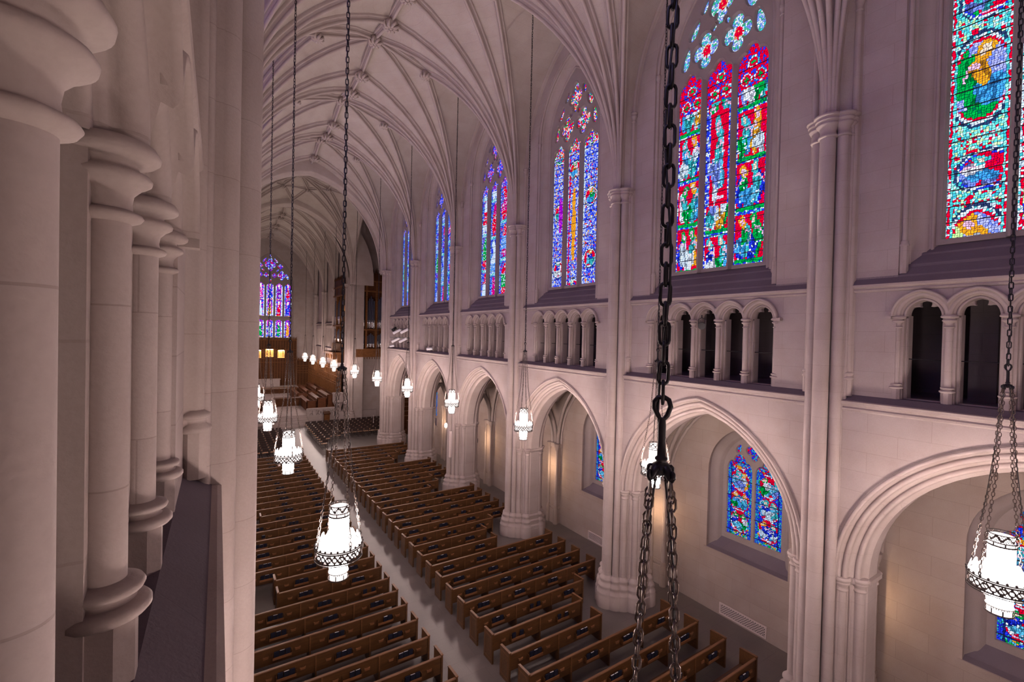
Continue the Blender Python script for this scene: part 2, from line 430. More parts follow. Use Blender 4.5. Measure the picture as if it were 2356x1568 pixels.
def des_deep(i, x, z, h, top):
    if z > top: return [BLU, LBL, BLU, PNK, RED, BLU][int(h*6)]
    if abs(x) > .86: return BLU if h > .4 else (CYA if h > .2 else WHT)
    H = 2.1; o = (.3, 1.0, .7)[i]; y = (z-12.1+o) % H/H; row = int((z-12.1+o)//H)
    if y < .08: return CYA if h > .4 else WHT
    c = figure(x*.85, y, row*3+i*11, .5)
    if c:
        c2 = [RED, GRN, WHT, RED, (.1,.3,.9), (.6,0,.2)][int(hsh(row, i, int(y*3))*6)]
        return c2 if h > .2 else WHT
    return [BLU, BLU, (.05,.1,.8), LBL, RED if i != 1 else BLU, (.1,.4,.6)][int(h*6)]
def des_blue(i, x, z, h, top):
    c = des_deep(i, x, z, h, top)
    if c == RED and h > .3: return BLU
    if c == WHT and h > .3: return LBL
    return c
def des_aisle(i, x, z, h, top):
    if z > top: return [BLU, (.05,.3,.6), RED, CYA, BLU][int(h*5)]
    if abs(x) > .80: return [BLU, CYA, (.02,.2,.6), BLU][int(h*4)]
    if abs(x) > .70: return (.01,.02,.15) if abs(x) < .73 else ([BLU, GRN, BLU, YEL, CYA][int(h*5)])
    if z < 2.98: return [CYA, BLU, GRN, YEL, (.1,.4,.7)][int(h*5)]
    H = .74; y = (z-2.98) % H/H; row = int((z-2.98)//H)
    d = math.hypot(x*1.15, (y-.5)*1.75)
    if d > .92: return BLU if h > .12 else CYA
    if d > .84: return WHT if h > .75 else RED
    c = figure(x*.9-.25, y*1.05-.03, row*3+i*7+40, .40) or figure(x*.9+.35, y*1.05, row*5+i*3+43, .36)
    if c: return c if h > .06 else WHT
    return RED if h > .12 else (.35,.0,.03)
def des_east(i, x, z, h, top):
    if z > top+.25: return [BLU, LBL, (.5,.7,1), RED, PUR, BLU][int(h*6)]
    if abs(x) > .78: return (.75,.85,1) if h > .35 else LBL
    if abs(x) > .6: return PUR if h > .5 else BLU
    lo, hi = (8.7, 11.3) if z < 11.5 else ((11.8, 14.4) if z < 14.4 else (14.4, 17.0))
    y = (z-lo)/(hi-lo)
    if y < .06: return WHT if h > .5 else YEL
    body = [(RED, GRN, WHT), (GRN, WHT, (.8,.05,.4)), ((.4,.5,1), YEL, BLU), (GRN, RED, PUR), (YEL, BLU, RED)][i % 5][int(z > 11.5)+int(z > 14.4)]
    if math.hypot(x*.9, (y-.82)*1.9) < .2: return (.95,.85,.8)
    if abs(x) < .42*(1.1-.5*y) and .1 < y < .75: return body if h > .2 else WHT
    return [BLU, PUR, (.6,.05,.7), (.9,.05,.5), BLU][int(h*5)]
def glass_mesh(name, design, u0, u1, z0, z1, cs, centres, hw, top, m, step=.05, d=0.0, plane='yz'):
    nu = max(2, int((u1-u0)/step)); nz = max(2, int((z1-z0)/(step*1.1)))
    du = (u1-u0)/nu; dz = (z1-z0)/nz
    rg = np.random.RandomState(hash(design.__name__) % 99 if False else len(design.__name__)*7+nu)
    ju = rg.uniform(-.42, .42, (nz+1, nu+1))*du; jz = rg.uniform(-.42, .42, (nz+1, nu+1))*dz
    ju[:, 0] = ju[:, -1] = 0; jz[0] = jz[-1] = 0
    U = u0+np.arange(nu+1)[None, :]*du+ju; Z = z0+np.arange(nz+1)[:, None]*dz+jz
    V = np.stack([np.full(U.shape, d), U, Z], -1) if plane == 'yz' else np.stack([U, np.full(U.shape, d), Z], -1)
    idx = np.arange((nz+1)*(nu+1)).reshape(nz+1, nu+1)
    F = np.stack([idx[:-1,:-1], idx[:-1,1:], idx[1:,1:], idx[1:,:-1]], -1).reshape(-1, 4)
    me = bpy.data.meshes.new(name); me.from_pydata(V.reshape(-1, 3).tolist(), [], F.tolist())
    hs = rg.rand(nz, nu); C = np.ones((nz*nu, 4, 4))
    for j in range(nz):
        z = z0+(j+.5)*dz
        for i in range(nu):
            u = u0+(i+.5)*du
            k = min(range(len(centres)), key=lambda q: abs(u-centres[q]))
            c = design(k, (u-centres[k])/hw, z, min(.999, hs[j, i]), top)
            v = .75+.45*hsh(i, j)
            C[j*nu+i, :, :3] = [min(1.0, q*v) for q in c]
    ca = me.color_attributes.new('col', 'FLOAT_COLOR', 'CORNER'); ca.data.foreach_set('color', C.ravel())
    uv = me.uv_layers.new(name='uv'); uv.data.foreach_set('uv', np.tile(np.array([0,0,1,0,1,1,0,1], float), nz*nu))
    me.materials.append(M[m]); me.update(); return me

# ------------------------------------------------------------------ floor and enclosure
f = MB(); f.box(-5, 17, -9.5, 39, -.3, 0, 'floor'); struct(f.build('floor'))
f = MB(); f.box(-5, 17, -9.9, -9.5, 0, 25, 'ashlar'); struct(f.build('wall_back'))
# ------------------------------------------------------------------ one bay of the nave wall; local x = depth into the wall, y along the nave
def q(o, d, r): return roll_pts(o, d, r, 6, -180, 30)
bay = {}
# arcade
out = [(-3.42, 4.3), (-3.12, 4.3)]+arch(3.12, 3.78, 4.3, 0, 16)[::-1][1:-1]+[(3.12, 4.3), (3.42, 4.3), (3.42, 8.45), (-3.42, 8.45)]
bay['spandrel'] = plate(out, [], 0, .12, 'ashlar', name='spandrel')
bay['spandrel_back'] = plate(out, [], 1.43, 1.55, 'aisle', name='spandrel')
mb = MB()
half = [(-.02, 0), (-.01, -.05)]+q(.04, -.02, .045)+[(.10, .05), (.13, .10)]+q(.20, .13, .06)+[(.26, .22), (.29, .26), (.32, .27)]+q(.39, .32, .06)+[(.45, .42), (.47, .50), (.54, .52), (.54, .56)]
prof = half+[(o, 1.55-d) for o, d in half[::-1]]
arch_loft(mb, 3.12, 3.78, 4.3, prof, 'rib', 18)
bay['arcade_arch'] = mb.mesh('arcade_arch')
mb = MB(); Y2 = (-3.42, 3.42)
def strip(mb, prof, m, u0=-3.42, u1=3.42, smooth=False):
    mb.rows([[(d, u0, z), (d, u1, z)] for d, z in prof], m, smooth)
strip(mb, [(0, 8.26), (-.03, 8.29), (-.03, 8.33), (.0, 8.36), (-.02, 8.40), (-.06, 8.43), (-.07, 8.49), (-.04, 8.505), (0, 8.51)], 'rib')
strip(mb, [(.2, 11.02), (.17, 11.03), (.14, 11.07), (.155, 11.10), (.12, 11.12), (.09, 11.15), (.085, 11.19), (.10, 11.20)], 'rib')
bay['string_course'] = mb.mesh('string_course')
mb = MB()
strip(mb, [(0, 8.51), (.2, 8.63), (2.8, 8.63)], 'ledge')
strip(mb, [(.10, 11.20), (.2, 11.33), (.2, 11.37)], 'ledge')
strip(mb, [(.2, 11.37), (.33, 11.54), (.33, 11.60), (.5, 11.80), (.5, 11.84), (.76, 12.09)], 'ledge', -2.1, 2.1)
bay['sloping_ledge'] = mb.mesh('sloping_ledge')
# triforium
TC = (-1.7, -.85, 0, .85, 1.7)
out = [(-3.42, 8.62), (-2.125, 8.62)]
for c in TC: out += arch(.425, .48, 10.46, 0, 7, uc=c)[::-1]
out = [p for i, p in enumerate(out) if i == 0 or (abs(p[0]-out[i-1][0])+abs(p[1]-out[i-1][1])) > 1e-4]
out += [(2.125, 8.62), (3.42, 8.62), (3.42, 11.3), (-3.42, 11.3)]
bay['triforium_wall'] = plate(out, [], .2, .46, 'ashlar', name='triforium_wall')
mb = MB()
for c in TC:
    arch_loft(mb, .425, .48, 10.46, [(-.01, .2)]+roll_pts(.0, .235, .058, 8, -170, 40)+[(.066, .28), (.078, .30)]+roll_pts(.108, .335, .027, 5, -180, 30)+[(.14, .41), (.15, .5)], 'rib', 10, uc=c)
    # hood mould: stops where it meets its neighbour
    for sg in (-1, 1):
        Rr = (.425**2+.48**2)/.85; cc = .425-Rr; rws = []
        for o, d in [(-.078, .2), (-.09, .115), (-.07, .085), (-.045, .085), (-.03, .115), (-.035, .15), (.0, .19)]:
            r_ = Rr-o; lim = .425 if (c*sg < 1.6) else .425-o; th0 = math.acos(min(1, (lim-cc)/r_)); te = math.acos(-cc/r_)
            rws.append([(d, c+sg*(cc+r_*math.cos(th0+(te-th0)*i/9)), 10.46+r_*math.sin(th0+(te-th0)*i/9)) for i in range(10)])
        mb.rows(rws, 'rib', True)
for s in (-1, 1):
    mb.box(.085, .2, min(s*2.19, s*2.30), max(s*2.19, s*2.30), 10.40, 10.47, 'rib')
for c in (-1.275, -.425, .425, 1.275): mb.lathe(.135, c, [(.0, 10.69), (.03, 10.70), (.045, 10.73), (.03, 10.79)], 'rib', 10, caps=False)
bay['triforium_hood'] = mb.mesh('hood_mould')
holes = [foiled(.275, .35, 10.48, 8.65, c, .13, (.30, .70), 16, .13) for c in TC]
bay['cusped_arcade'] = plate([(-2.35, 8.62), (2.35, 8.62), (2.35, 11.2), (-2.35, 11.2)], holes, .46, .60, 'rib', .015, 'cusped_arcade')
mb = MB()
for u in (-2.125, -1.275, -.425, .425, 1.275, 2.125):
    mb.box(.32, .47, u-.105, u+.105, 8.63, 10.48, 'rib')
    mb.box(.46, .72, u-.148, u+.148, 8.63, 10.48, 'rib')
    for s in (-1, 1): mb.lathe(.44, u+s*.12, [(.022, 8.64), (.022, 10.42)], 'rib', 8, caps=False)
bay['opening_jamb'] = mb.mesh('opening_jamb')
mb = MB()
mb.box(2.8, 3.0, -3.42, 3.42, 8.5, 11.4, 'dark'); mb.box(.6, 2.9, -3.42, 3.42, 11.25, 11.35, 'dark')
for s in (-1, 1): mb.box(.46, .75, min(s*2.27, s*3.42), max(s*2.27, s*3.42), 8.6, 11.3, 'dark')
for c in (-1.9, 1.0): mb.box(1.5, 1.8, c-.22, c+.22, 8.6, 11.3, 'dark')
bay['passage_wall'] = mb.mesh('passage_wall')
mb = MB(); mb.tube([(.52, -2.2, 9.52), (.52, 2.2, 9.52)], .012, 'iron', 6)
bay['guard_bar'] = mb.mesh('guard_bar')
def colonnette(d=.285, u=0, r=.06):
    mb = MB()
    mb.lathe(d, u, [(r, 8.95), (r, 10.22)], 'shaft', 40, caps=False)
    cap = MB(); cap.lathe(d, u, [(r, 10.20), (r+.026, 10.212), (r+.034, 10.224), (r+.028, 10.234), (r+.006, 10.244)], 'rib', 40, caps=False)
    cap.lathe(d, u, [(r+.004, 10.244), (r+.001, 10.27), (r+.006, 10.30), (r+.028, 10.325), (r+.044, 10.335)], 'rib', 40, caps=False)
    cap.lathe(d, u, [(r+.044, 10.335), (r+.054, 10.343), (r+.057, 10.356), (r+.048, 10.370), (r+.022, 10.382), (r+.018, 10.398), (r+.045, 10.408)], 'rib', 40, caps=False)
    cap.lathe(d, u, [(r+.045, 10.408), (r+.066, 10.414), (r+.078, 10.425), (r+.081, 10.440), (r+.072, 10.455), (r+.065, 10.468), (r+.02, 10.485)], 'rib', 40, caps=False)
    base = MB(); base.lathe(d, u, [(r+.034, 8.6), (r+.034, 8.862)], 'rib', 8, a0=R(22.5), a1=R(382.5), smooth=False, caps=False)
    base.lathe(d, u, [(r+.02, 8.855), (r+.058, 8.862), (r+.070, 8.876), (r+.070, 8.892), (r+.058, 8.906), (r+.028, 8.912)], 'rib', 40, caps=False)
    base.lathe(d, u, [(r+.028, 8.912), (r+.020, 8.922), (r+.024, 8.934), (r+.046, 8.942), (r+.052, 8.956), (r+.044, 8.970), (r+.012, 8.980), (r, 8.985)], 'rib', 40, caps=False)
    return mb.mesh('shaft'), cap.mesh('capital'), base.mesh('base')
COL = colonnette()
# clerestory wall with the splayed window opening
A2, R2, S2 = 2.12, 3.25, 18.9
out = [(-3.42, 11.3), (-A2, 11.3)]+arch(A2, R2, S2, 0, 14)[::-1]+[(A2, 11.3), (3.42, 11.3), (3.42, 24.2), (-3.42, 24.2)]
bay['clerestory_wall'] = plate(out, [], .2, .3, 'ashlar', name='clerestory_wall')
mb = MB()
arch_loft(mb, A2, R2, S2, [(0, .2), (.01, .24)]+roll_pts(.075, .27, .05, 6, -200, 60)+[(.13, .33), (.17, .34), (.17, .36), (.33, .52), (.38, .53), (.40, .57)]+roll_pts(.46, .60, .035, 4, -180, 30)+[(.53, .66), (.56, .70)], 'rib', 14, foot=11.4)
for s in (-1, 1):
    u = s*(A2-.075)
    mb.lathe(.27, u, [(.05, 18.62), (.07, 18.63), (.055, 18.66), (.055, 18.72), (.08, 18.78), (.085, 18.82), (.075, 18.84), (.09, 18.88), (.06, 18.9)], 'rib', 12)
    mb.lathe(.27, u, [(.08, 11.4), (.08, 12.0)], 'rib', 8, smooth=False); mb.lathe(.27, u, [(.09, 12.0), (.095, 12.03), (.065, 12.07), (.075, 12.1), (.05, 12.13)], 'rib', 12)
bay['window_splay'] = mb.mesh('window_splay')
# wall rib and its long shaft
mb = MB()
pr = roll_pts(0, .13, .075, 8, -200, 20)
arch_loft(mb, 2.99, 4.94, 17.96, pr+[(.09, .2)], 'rib', 16, foot=9.0)
for s in (-1, 1):
    u = s*2.99
    mb.lathe(.13, u, [(.075, 17.6), (.10, 17.62), (.08, 17.65), (.08, 17.72), (.12, 17.80), (.125, 17.84), (.10, 17.86), (.14, 17.91), (.14, 17.95), (.09, 17.97)], 'rib', 14)
    mb.lathe(.13, u, [(.10, 8.6), (.10, 8.98)], 'rib', 8, a0=R(22.5), a1=R(382.5), smooth=False, caps=False)
    mb.lathe(.13, u, [(.10, 8.98), (.125, 9.0), (.125, 9.03), (.09, 9.06), (.09, 9.09), (.115, 9.11), (.115, 9.14), (.075, 9.17)], 'rib', 14, caps=False)
bay['wall_rib'] = mb.mesh('wall_rib')
# window tracery
WH = [foiled(.455, .62, 17.95, 12.12, c, .11, (.33, .67), 18, .12) for c in (-1.03, 0, 1.03)]
WH += [quatrefoil(c, 19.15, .50, rot=0, asp=1.12) for c in (-.53, .53)]
WH += [quatrefoil(0, 20.35, .50, rot=0, asp=1.25)]
WH += [dagger(-1.22, 19.15, .36, .13, R(80)), dagger(1.22, 19.15, .36, .13, R(100)), dagger(-.92, 19.95, .30, .12, R(62)), dagger(.92, 19.95, .30, .12, R(118)),
       dagger(-.55, 20.55, .22, .08, R(70)), dagger(.55, 20.55, .22, .08, R(110)), dagger(-.22, 19.72, .12, .06, R(60)), dagger(.22, 19.72, .12, .06, R(120))]
wo = arch(A2, R2, S2, .50, 14, foot=12.0)
TR = plate(wo, WH, .62, .80, 'trac', .035, 'tracery')
mb = MB()
for u in (-.515, .515):
    pass
    P = [(.66, u-.075), (.50, u-.02), (.50, u+.02), (.66, u+.075)]
    mb.add([(d, y, z) for z in (12.0, 18.15) for d, y in P], [(0,1,5,4), (1,2,6,5), (2,3,7,6), (0,3,2,1), (4,5,6,7)], 'trac')
    for (u2, dz) in ((u-.2, .55), (u+.2, .55)): pass
for hl in WH:     # roll mouldings that outline every opening of the tracery
    n_ = len(hl); ar_ = sum(hl[i-1][0]*hl[i][1]-hl[i][0]*hl[i-1][1] for i in range(n_)); sg_ = 1 if ar_ > 0 else -1; pts_ = []
    for i in range(n_):
        t_ = Vector(hl[(i+1) % n_])-Vector(hl[i-1])
        if t_.length < 1e-6: continue
        t_.normalize(); pts_.append((.635, hl[i][0]+t_.y*.055*sg_, hl[i][1]-t_.x*.055*sg_))
    mb.tube(pts_, .024, 'trac', 5, True)
MUL = mb.mesh('mullion')
mb = MB()
for c in (-1.03, 0, 1.03):
    for k in range(17): mb.box(.705, .72, c-.455, c+.455, 12.45+k*.34, 12.468+k*.34, 'stainw')
BAR = mb.mesh('saddle_bar')
GL = {}
def glass_for(k):
    des = {-2: des_deep, -1: des_round, 0: des_red, 1: des_gris, 2: des_deep, 3: des_blue, 4: des_blue}[k]
    if des not in GL:
        GL[des] = glass_mesh('stained_glass', des, -1.6, 1.6, 12.05, 21.6, .5, (-1.03, 0, 1.03), .455, 18.02, 'glass', .042 if des is des_round else .05, .73)
    return GL[des]
# aisle: outer wall, window, respond, vault
AD = 15.2-WR
mb = MB()
AW = dict(a=1.42, rise=2.0, spring=5.1)
out = [(-3.42, 0), (-3.42, 8.6), (3.42, 8.6), (3.42, 0)]
bay['aisle_wall'] = plate(out, [arch(1.42, 1.75, 5.1, 0, 12, foot=2.25)], AD, AD+.1, 'aisle', name='aisle_wall')
mb = MB()
arch_loft(mb, 1.42, 1.75, 5.1, [(-.02, AD+.1), (0, AD+.2), (.15, AD+.3), (.2, AD+.32), (.24, AD+.36), (.3, AD+.45), (.36, AD+.52)], 'trac', 12, foot=2.25)
mb.rows([[(AD, -1.42, 2.25), (AD, 1.42, 2.25)], [(AD+.2, -1.42, 2.3), (AD+.2, 1.42, 2.3)], [(AD+.52, -1.3, 2.72), (AD+.52, 1.3, 2.72)]], 'ledge')
mb.box(AD-.05, AD, -1.5, 1.5, 2.18, 2.25, 'aisle')
bay['aisle_splay'] = mb.mesh('window_splay')
mb = MB()   # wall respond with its capital and base, at each end of the bay
for s in (-1, 1):
    u = s*3.42
    mb.box(AD-.22, AD, min(u, u-s*.33), max(u, u-s*.33), 0, 4.2, 'aisle')
    mb.lathe(AD-.24, u-s*.30, [(.075, .9), (.075, 4.0)], 'shaft', 12)
    mb.box(AD-.28, AD, min(u, u-s*.38), max(u, u-s*.38), 4.0, 4.22, 'rib'); mb.lathe(AD-.24, u-s*.30, [(.08, 3.85), (.11, 3.87), (.09, 3.9), (.14, 4.05), (.16, 4.22)], 'rib', 12)
    mb.box(AD-.27, AD, min(u, u-s*.37), max(u, u-s*.37), 0, .75, 'aisle'); mb.box(AD-.25, AD, min(u, u-s*.355), max(u, u-s*.355), .82, .92, 'aisle')
    mb.lathe(AD-.24, u-s*.30, [(.13, 0), (.13, .78), (.10, .84), (.11, .9), (.075, .96)], 'aisle', 12)
bay['respond'] = mb.mesh('respond')
mb = MB()   # aisle vault and its ribs
wd = AD-1.55
def aisle_rib(mb, p0, p1, z0, z1, n=10, w=.09):
    p0, p1 = Vector(p0), Vector(p1); L = (p1-p0).length; Rr = (L*L+(z1-z0)**2)/(2*L); pts = []
    for i in range(n+1):
        z = z0+(z1-z0)*i/n; x = Rr-math.sqrt(max(0, Rr*Rr-(z-z0)**2)); p = p0+(p1-p0)*(x/L); pts.append((p.x, p.y, z))
    mb.tube(pts, w, 'rib', 6)
mb.rows([[(1.5+(wd+.05)*j/6, -3.42+6.84*i/12, 6.2+2.0*math.sin(math.pi*(j/6*.8+.1))*0+1.75*(1-abs(2*i/12-1)**2.2*.9)) for i in range(13)] for j in range(7)], 'web', True)
cm = ((1.55+AD)/2, 0)
for s in (-1, 1):
    for dd in (1.5, AD-.1): aisle_rib(mb, (dd, s*3.2), cm, 4.2, 7.95)
    aisle_rib(mb, (1.5, s*3.42), ((1.55+AD)/2, s*3.42), 4.25, 6.0, w=.13); aisle_rib(mb, (AD-.1, s*3.42), ((1.55+AD)/2, s*3.42), 4.25, 6.0, w=.13)
    aisle_rib(mb, (AD-.02, s*3.05), (AD-.02, 0), 4.2, 7.9, w=.06)
bay['aisle_vault'] = mb.mesh('aisle_vault')
AH = [foiled(.44, .62, 5.15, 2.85, c, .10, (.3, .7), 14, .13) for c in (-.51, .51)]+[quatrefoil(0, 5.98, .30, asp=1.1), dagger(-.55, 6.0-.02, .15, .07, R(70)), dagger(.55, 5.98, .15, .07, R(110))]
ATR = plate([(-1.3, 2.6)]+arch(1.42, 1.75, 5.1, .14, 10)[::-1]+[(1.3, 2.6)], AH, AD+.46, AD+.56, 'trac', .025, 'tracery')
AGL = glass_mesh('stained_glass', des_aisle, -1.1, 1.1, 2.8, 6.6, .4, (-.51, .51), .44, 5.35, 'glassaisle', .036, AD+.52)
mb = MB()
for k in range(5): mb.box(AD+.47, AD+.485, -.96, .96, 3.0+k*.62, 3.02+k*.62, 'stainw')
ABAR = mb.mesh('saddle_bar')

wallR, wallL = struct(empty('wall_right')), struct(empty('wall_left'))
for side, root, x0, sx in (('right', wallR, WR, 1), ('left', wallL, WL, -1)):
    for k in NB:
        c = bayc(k)
        for nm, me in bay.items():
            if nm == 'aisle_splay' or not (k == 4 and nm.startswith('aisle') and False):
                link(me.name, me, root, (x0, c, 0), 0, sx)
        for u in (-2.125, -1.275, -.425, .425, 1.275, 2.125):
            for me in COL: link('colonnette_'+me.name, me, root, (x0, c+u, 0), 0, sx)
GBOOST = glass_mesh('stained_glass', des_deep, -1.6, 1.6, 12.05, 21.6, .5, (-1.03, 0, 1.03), .455, 18.02, 'glassboost', .16, .73)
wn = 0
for x0, sx in ((WR, 1), (WL, -1)):
    for k in NB:
        wn += 1; e_ = struct(empty('window_%d' % wn, (x0, bayc(k), 0), 0, sx))
        link('stained_glass', glass_for(k) if sx == 1 else GBOOST, e_); link('tracery', TR, e_); link('mullion', MUL, e_); link('saddle_bar', BAR, e_)
        wn += 1; e_ = struct(empty('window_%d' % wn, (x0, bayc(k), 0), 0, sx))
        link('stained_glass', AGL, e_); link('tracery', ATR, e_); link('saddle_bar', ABAR, e_)

# ------------------------------------------------------------------ clustered piers
SH = [(-.20, 0, .165), (-.06, .27, .12), (-.06, -.27, .12)]
AR = [(.14, .44, .115), (.42, .71, .115)]
def base_prof(r, k=.62):
    return [(r+.36*k, 0), (r+.36*k, .40), (r+.33*k, .43), (r+.35*k, .50), (r+.33*k, .55), (r+.24*k, .60), (r+.23*k, .68), (r+.26*k, .73), (r+.25*k, .78), (r+.14*k, .84), (r+.12*k, .92), (r+.17*k, .97), (r+.16*k, 1.02), (r+.04, 1.08), (r, 1.12)]
def make_pier(extra=False):
    sh, ba, vc, acs = MB(), MB(), MB(), {-1: MB(), 1: MB()}
    pass
    core = [(.02, -.40), (.02, .40), (.22, .52), (.30, .62), (.52, .84), (1.03, .84), (1.25, .62), (1.53, .40), (1.53, -.40), (1.25, -.62), (1.03, -.84), (.52, -.84), (.30, -.62), (.22, -.52)]
    n = len(core)
    def ring(z, g):
        cx = .775
        return [(cx+(x-cx)*(1+g/.75), y*(1+g/.8), z) for x, y in core]
    sh.rows([ring(z, 0) for z in (.8, 4.3)], 'shaft', closed=True)
    ba.rows([ring(z, g) for z, g in ((0, .17), (.40, .17), (.43, .15), (.55, .15), (.60, .10), (.78, .11), (.84, .05), (1.02, .06), (1.08, 0))], 'rib', closed=True)
    sh.box(-.05, .25, -.40, .40, 4.3, 15.2, 'shaft')
    for s in (-1, 1): sh.lathe(.06, s*.40, [(.05, 1.0), (.05, 15.0)], 'shaft', 10, caps=False)
    allsh = [(d, u, r, 15.0) for d, u, r in SH]
    for s in (-1, 1):
        for d, u, r in AR:
            allsh += [(d, s*u, r, 4.1), (1.55-d, s*u, r, 4.1)]
        sh.lathe(.27, s*.575, [(.035, 1.0), (.035, 4.1)], 'shaft', 8, caps=False)
    allsh += [(1.55+.06, 0, .16, 4.1)]
    for d, u, r, zt in allsh:
        sh.lathe(d, u, [(r, .9), (r, zt)], 'shaft', 20, caps=False); ba.lathe(d, u, base_prof(r), 'rib', 20, caps=False)
    if extra:
        for d, u, r in ((-.02, .62, .2), (.05, 1.0, .16), (.2, 1.3, .2)):
            sh.lathe(d, u, [(r, .9), (r, 15.9)], 'shaft', 20, caps=False); ba.lathe(d, u, base_prof(r), 'rib', 20, caps=False)
        sh.box(0, 1.5, .3, 1.5, 1, 24, 'shaft'); ba.box(-.1, 1.6, .3, 1.62, 0, 1.0, 'rib')
    for d, u, r in SH+[(.06, .36, .06), (.06, -.36, .06)]:
        vc.lathe(d, u, [(r, 14.70), (r+.035, 14.71), (r+.04, 14.735), (r+.035, 14.76), (r+.005, 14.78), (r, 14.86), (r+.02, 14.93), (r+.075, 14.99), (r+.085, 15.02), (r+.055, 15.045), (r+.06, 15.065), (r+.10, 15.085), (r+.105, 15.12), (r+.075, 15.14), (r+.09, 15.16), (r+.135, 15.18), (r+.14, 15.225), (r+.08, 15.235)], 'rib', 20)
    for s in (-1, 1):
        ac = acs[s]
        for d, u, r in AR:
            for dd in (d, 1.55-d):
                ac.lathe(dd, s*u, [(r, 3.98), (r+.025, 3.99), (r+.025, 4.02), (r+.005, 4.04), (r+.01, 4.10), (r+.05, 4.16), (r+.055, 4.19), (r+.035, 4.205), (r+.075, 4.23), (r+.085, 4.28), (r+.05, 4.31)], 'rib', 20)
        ac.box(.20, .40, min(s*.45, s*.68), max(s*.45, s*.68), 4.18, 4.30, 'rib')
        ac.box(.45, 1.1, min(s*.6, s*.92), max(s*.6, s*.92), 4.2, 4.30, 'rib')
    return [('base', ba.mesh('base')), ('shaft', sh.mesh('shaft')), ('vault_capital', vc.mesh('vault_capital')), ('arcade_capital', acs[-1].mesh('arcade_capital')), ('arcade_capital', acs[1].mesh('arcade_capital'))]
PM = make_pier(); PMX = make_pier(True)
ordinal = ['first', 'second', 'third', 'fourth', 'fifth', 'sixth', 'seventh', 'eighth', 'ninth', 'tenth', 'eleventh', 'twelfth', 'thirteenth', 'fourteenth', 'fifteenth', 'sixteenth', 'seventeenth', 'eighteenth', 'nineteenth', 'twentieth', 'twenty-first', 'twenty-second', 'twenty-third', 'twenty-fourth', 'twenty-fifth', 'twenty-sixth', 'twenty-seventh', 'twenty-eighth', 'twenty-ninth', 'thirtieth', 'thirty-first', 'thirty-second', 'thirty-third', 'thirty-fourth']
plabR = {0: 'clustered stone pier nearest the right edge, beside the large lattice grille',
         1: 'clustered stone pier second from the right edge, just left of the big chain',
         2: 'clustered stone pier third from the right edge, rising where two short pews end',
         3: 'clustered stone pier fourth from the right edge, with a flat column loudspeaker on it',
         4: 'clustered stone pier fifth from the right edge, next before the crossing pier',
         5: 'broad clustered pier at the end of the nave, beside the rows of chairs',
         -1: 'clustered stone pier on the right wall just outside the right edge', -2: 'clustered pier at the rear end of the right wall'}
plabL = {0: 'tall rounded stone pier shafts close by on the left, beyond the slim columns',
         -1: 'clustered pier on the left wall just behind the near triforium opening', -2: 'clustered pier at the rear end of the left wall'}
def pier(x0, y, sx, meshes, label):
    e_ = empty('clustered_pier', (x0, y, 0), 0, sx); tag(e_, label, 'pillar', 'clustered piers of the nave')
    for nm, me in meshes: link(nm, me, e_)
for k in NP:
    y = P0+B*k
    pier(WR, y, 1, PMX if k == 5 else PM, plabR[k])
    pier(WL, y, -1, PMX if k == 5 else PM, plabL.get(k, 'left wall clustered pier, %s beyond the near rounded shafts' % ordinal[k-1]))

# ------------------------------------------------------------------ vault
ZC, ZA, ZS = 24.12, 23.55, 23.35     # centre boss, boss beside the pier line, side boss (web level)
DA = 1.03
S0 = (-.06, 0)
def rib_curve(p1, z1, n=22, r0=.16, h=3.42):
    d = Vector((p1[0]-S0[0], p1[1]-S0[1])); L = d.length; d.normalize(); a = Vector(S0)+d*r0*0
    z0 = 15.2; H = z1-z0; Lr = L; Rr = (Lr*Lr+H*H)/(2*Lr); pts = []
    for i in range(n+1):
        z = z0+H*i/n; x = Rr-math.sqrt(max(0, Rr*Rr-(z-z0)**2)); p = a+d*x
        pts.append(Vector((p.x, p.y, z)))
    return pts, Vector((d.x, d.y, 0))
RP = [(-.15, -.02), (-.15, .085), (-.115, .115), (-.085, .085), (-.06, .12), (-.045, .17), (-.062, .22), (-.04, .27), (0, .29), (.04, .27), (.062, .22), (.045, .17), (.06, .12), (.085, .085), (.115, .115), (.15, .085), (.15, -.02)]
RPG = [(0, 1, 2, 3), (3, 4, 5), (5, 6, 7, 8, 9, 10, 11), (11, 12, 13), (13, 14, 15, 16)]
def prof_rows(mb, rows, m='rib'):
    for g in RPG: mb.rows([[r[i] for i in g] for r in rows], m, True)
def flat_ends(): pass
def sweep(pts, side, m='rib', prof=RP, mb=None, flip=1, lift=0):
    mb = mb or MB(); side = side.normalized(); rows = []
    for i, p in enumerate(pts):
        t_ = (pts[min(i+1, len(pts)-1)]-pts[max(i-1, 0)]).normalized()
        nrm = t_.cross(side).normalized()
        if nrm.z > 0: nrm = -nrm
        if abs(nrm.z) < 1e-3 and flip: pass
        rows.append([p+side*s+nrm*(h_-lift) for s, h_ in prof])
    prof_rows(mb, rows, m) if prof is RP or len(prof) == len(RP) else mb.rows(rows, m, True)
    return mb
def rib_mesh(pts, dr):
    side = Vector((-dr.y, dr.x, 0)); rows = []
    for i, p in enumerate(pts):
        t_ = (pts[min(i+1, len(pts)-1)]-pts[max(i-1, 0)]).normalized()
        nrm = Vector((dr.x*t_.z, dr.y*t_.z, -math.hypot(t_.x, t_.y)))    # towards the nave and down
        rows.append([p+side*s+nrm*(h_-.06) for s, h_ in RP])
    mb = MB(); prof_rows(mb, rows); return mb.mesh('rib')
HB = 3.42; XA = AX-WR
targets = [((8.75-WR, HB), ZS), ((XA, HB), ZC), ((XA, DA), ZA), ((XA, -DA), ZA), ((XA, -HB), ZC), ((8.75-WR, -HB), ZS)]
curves = [rib_curve(p, z) for p, z in targets]
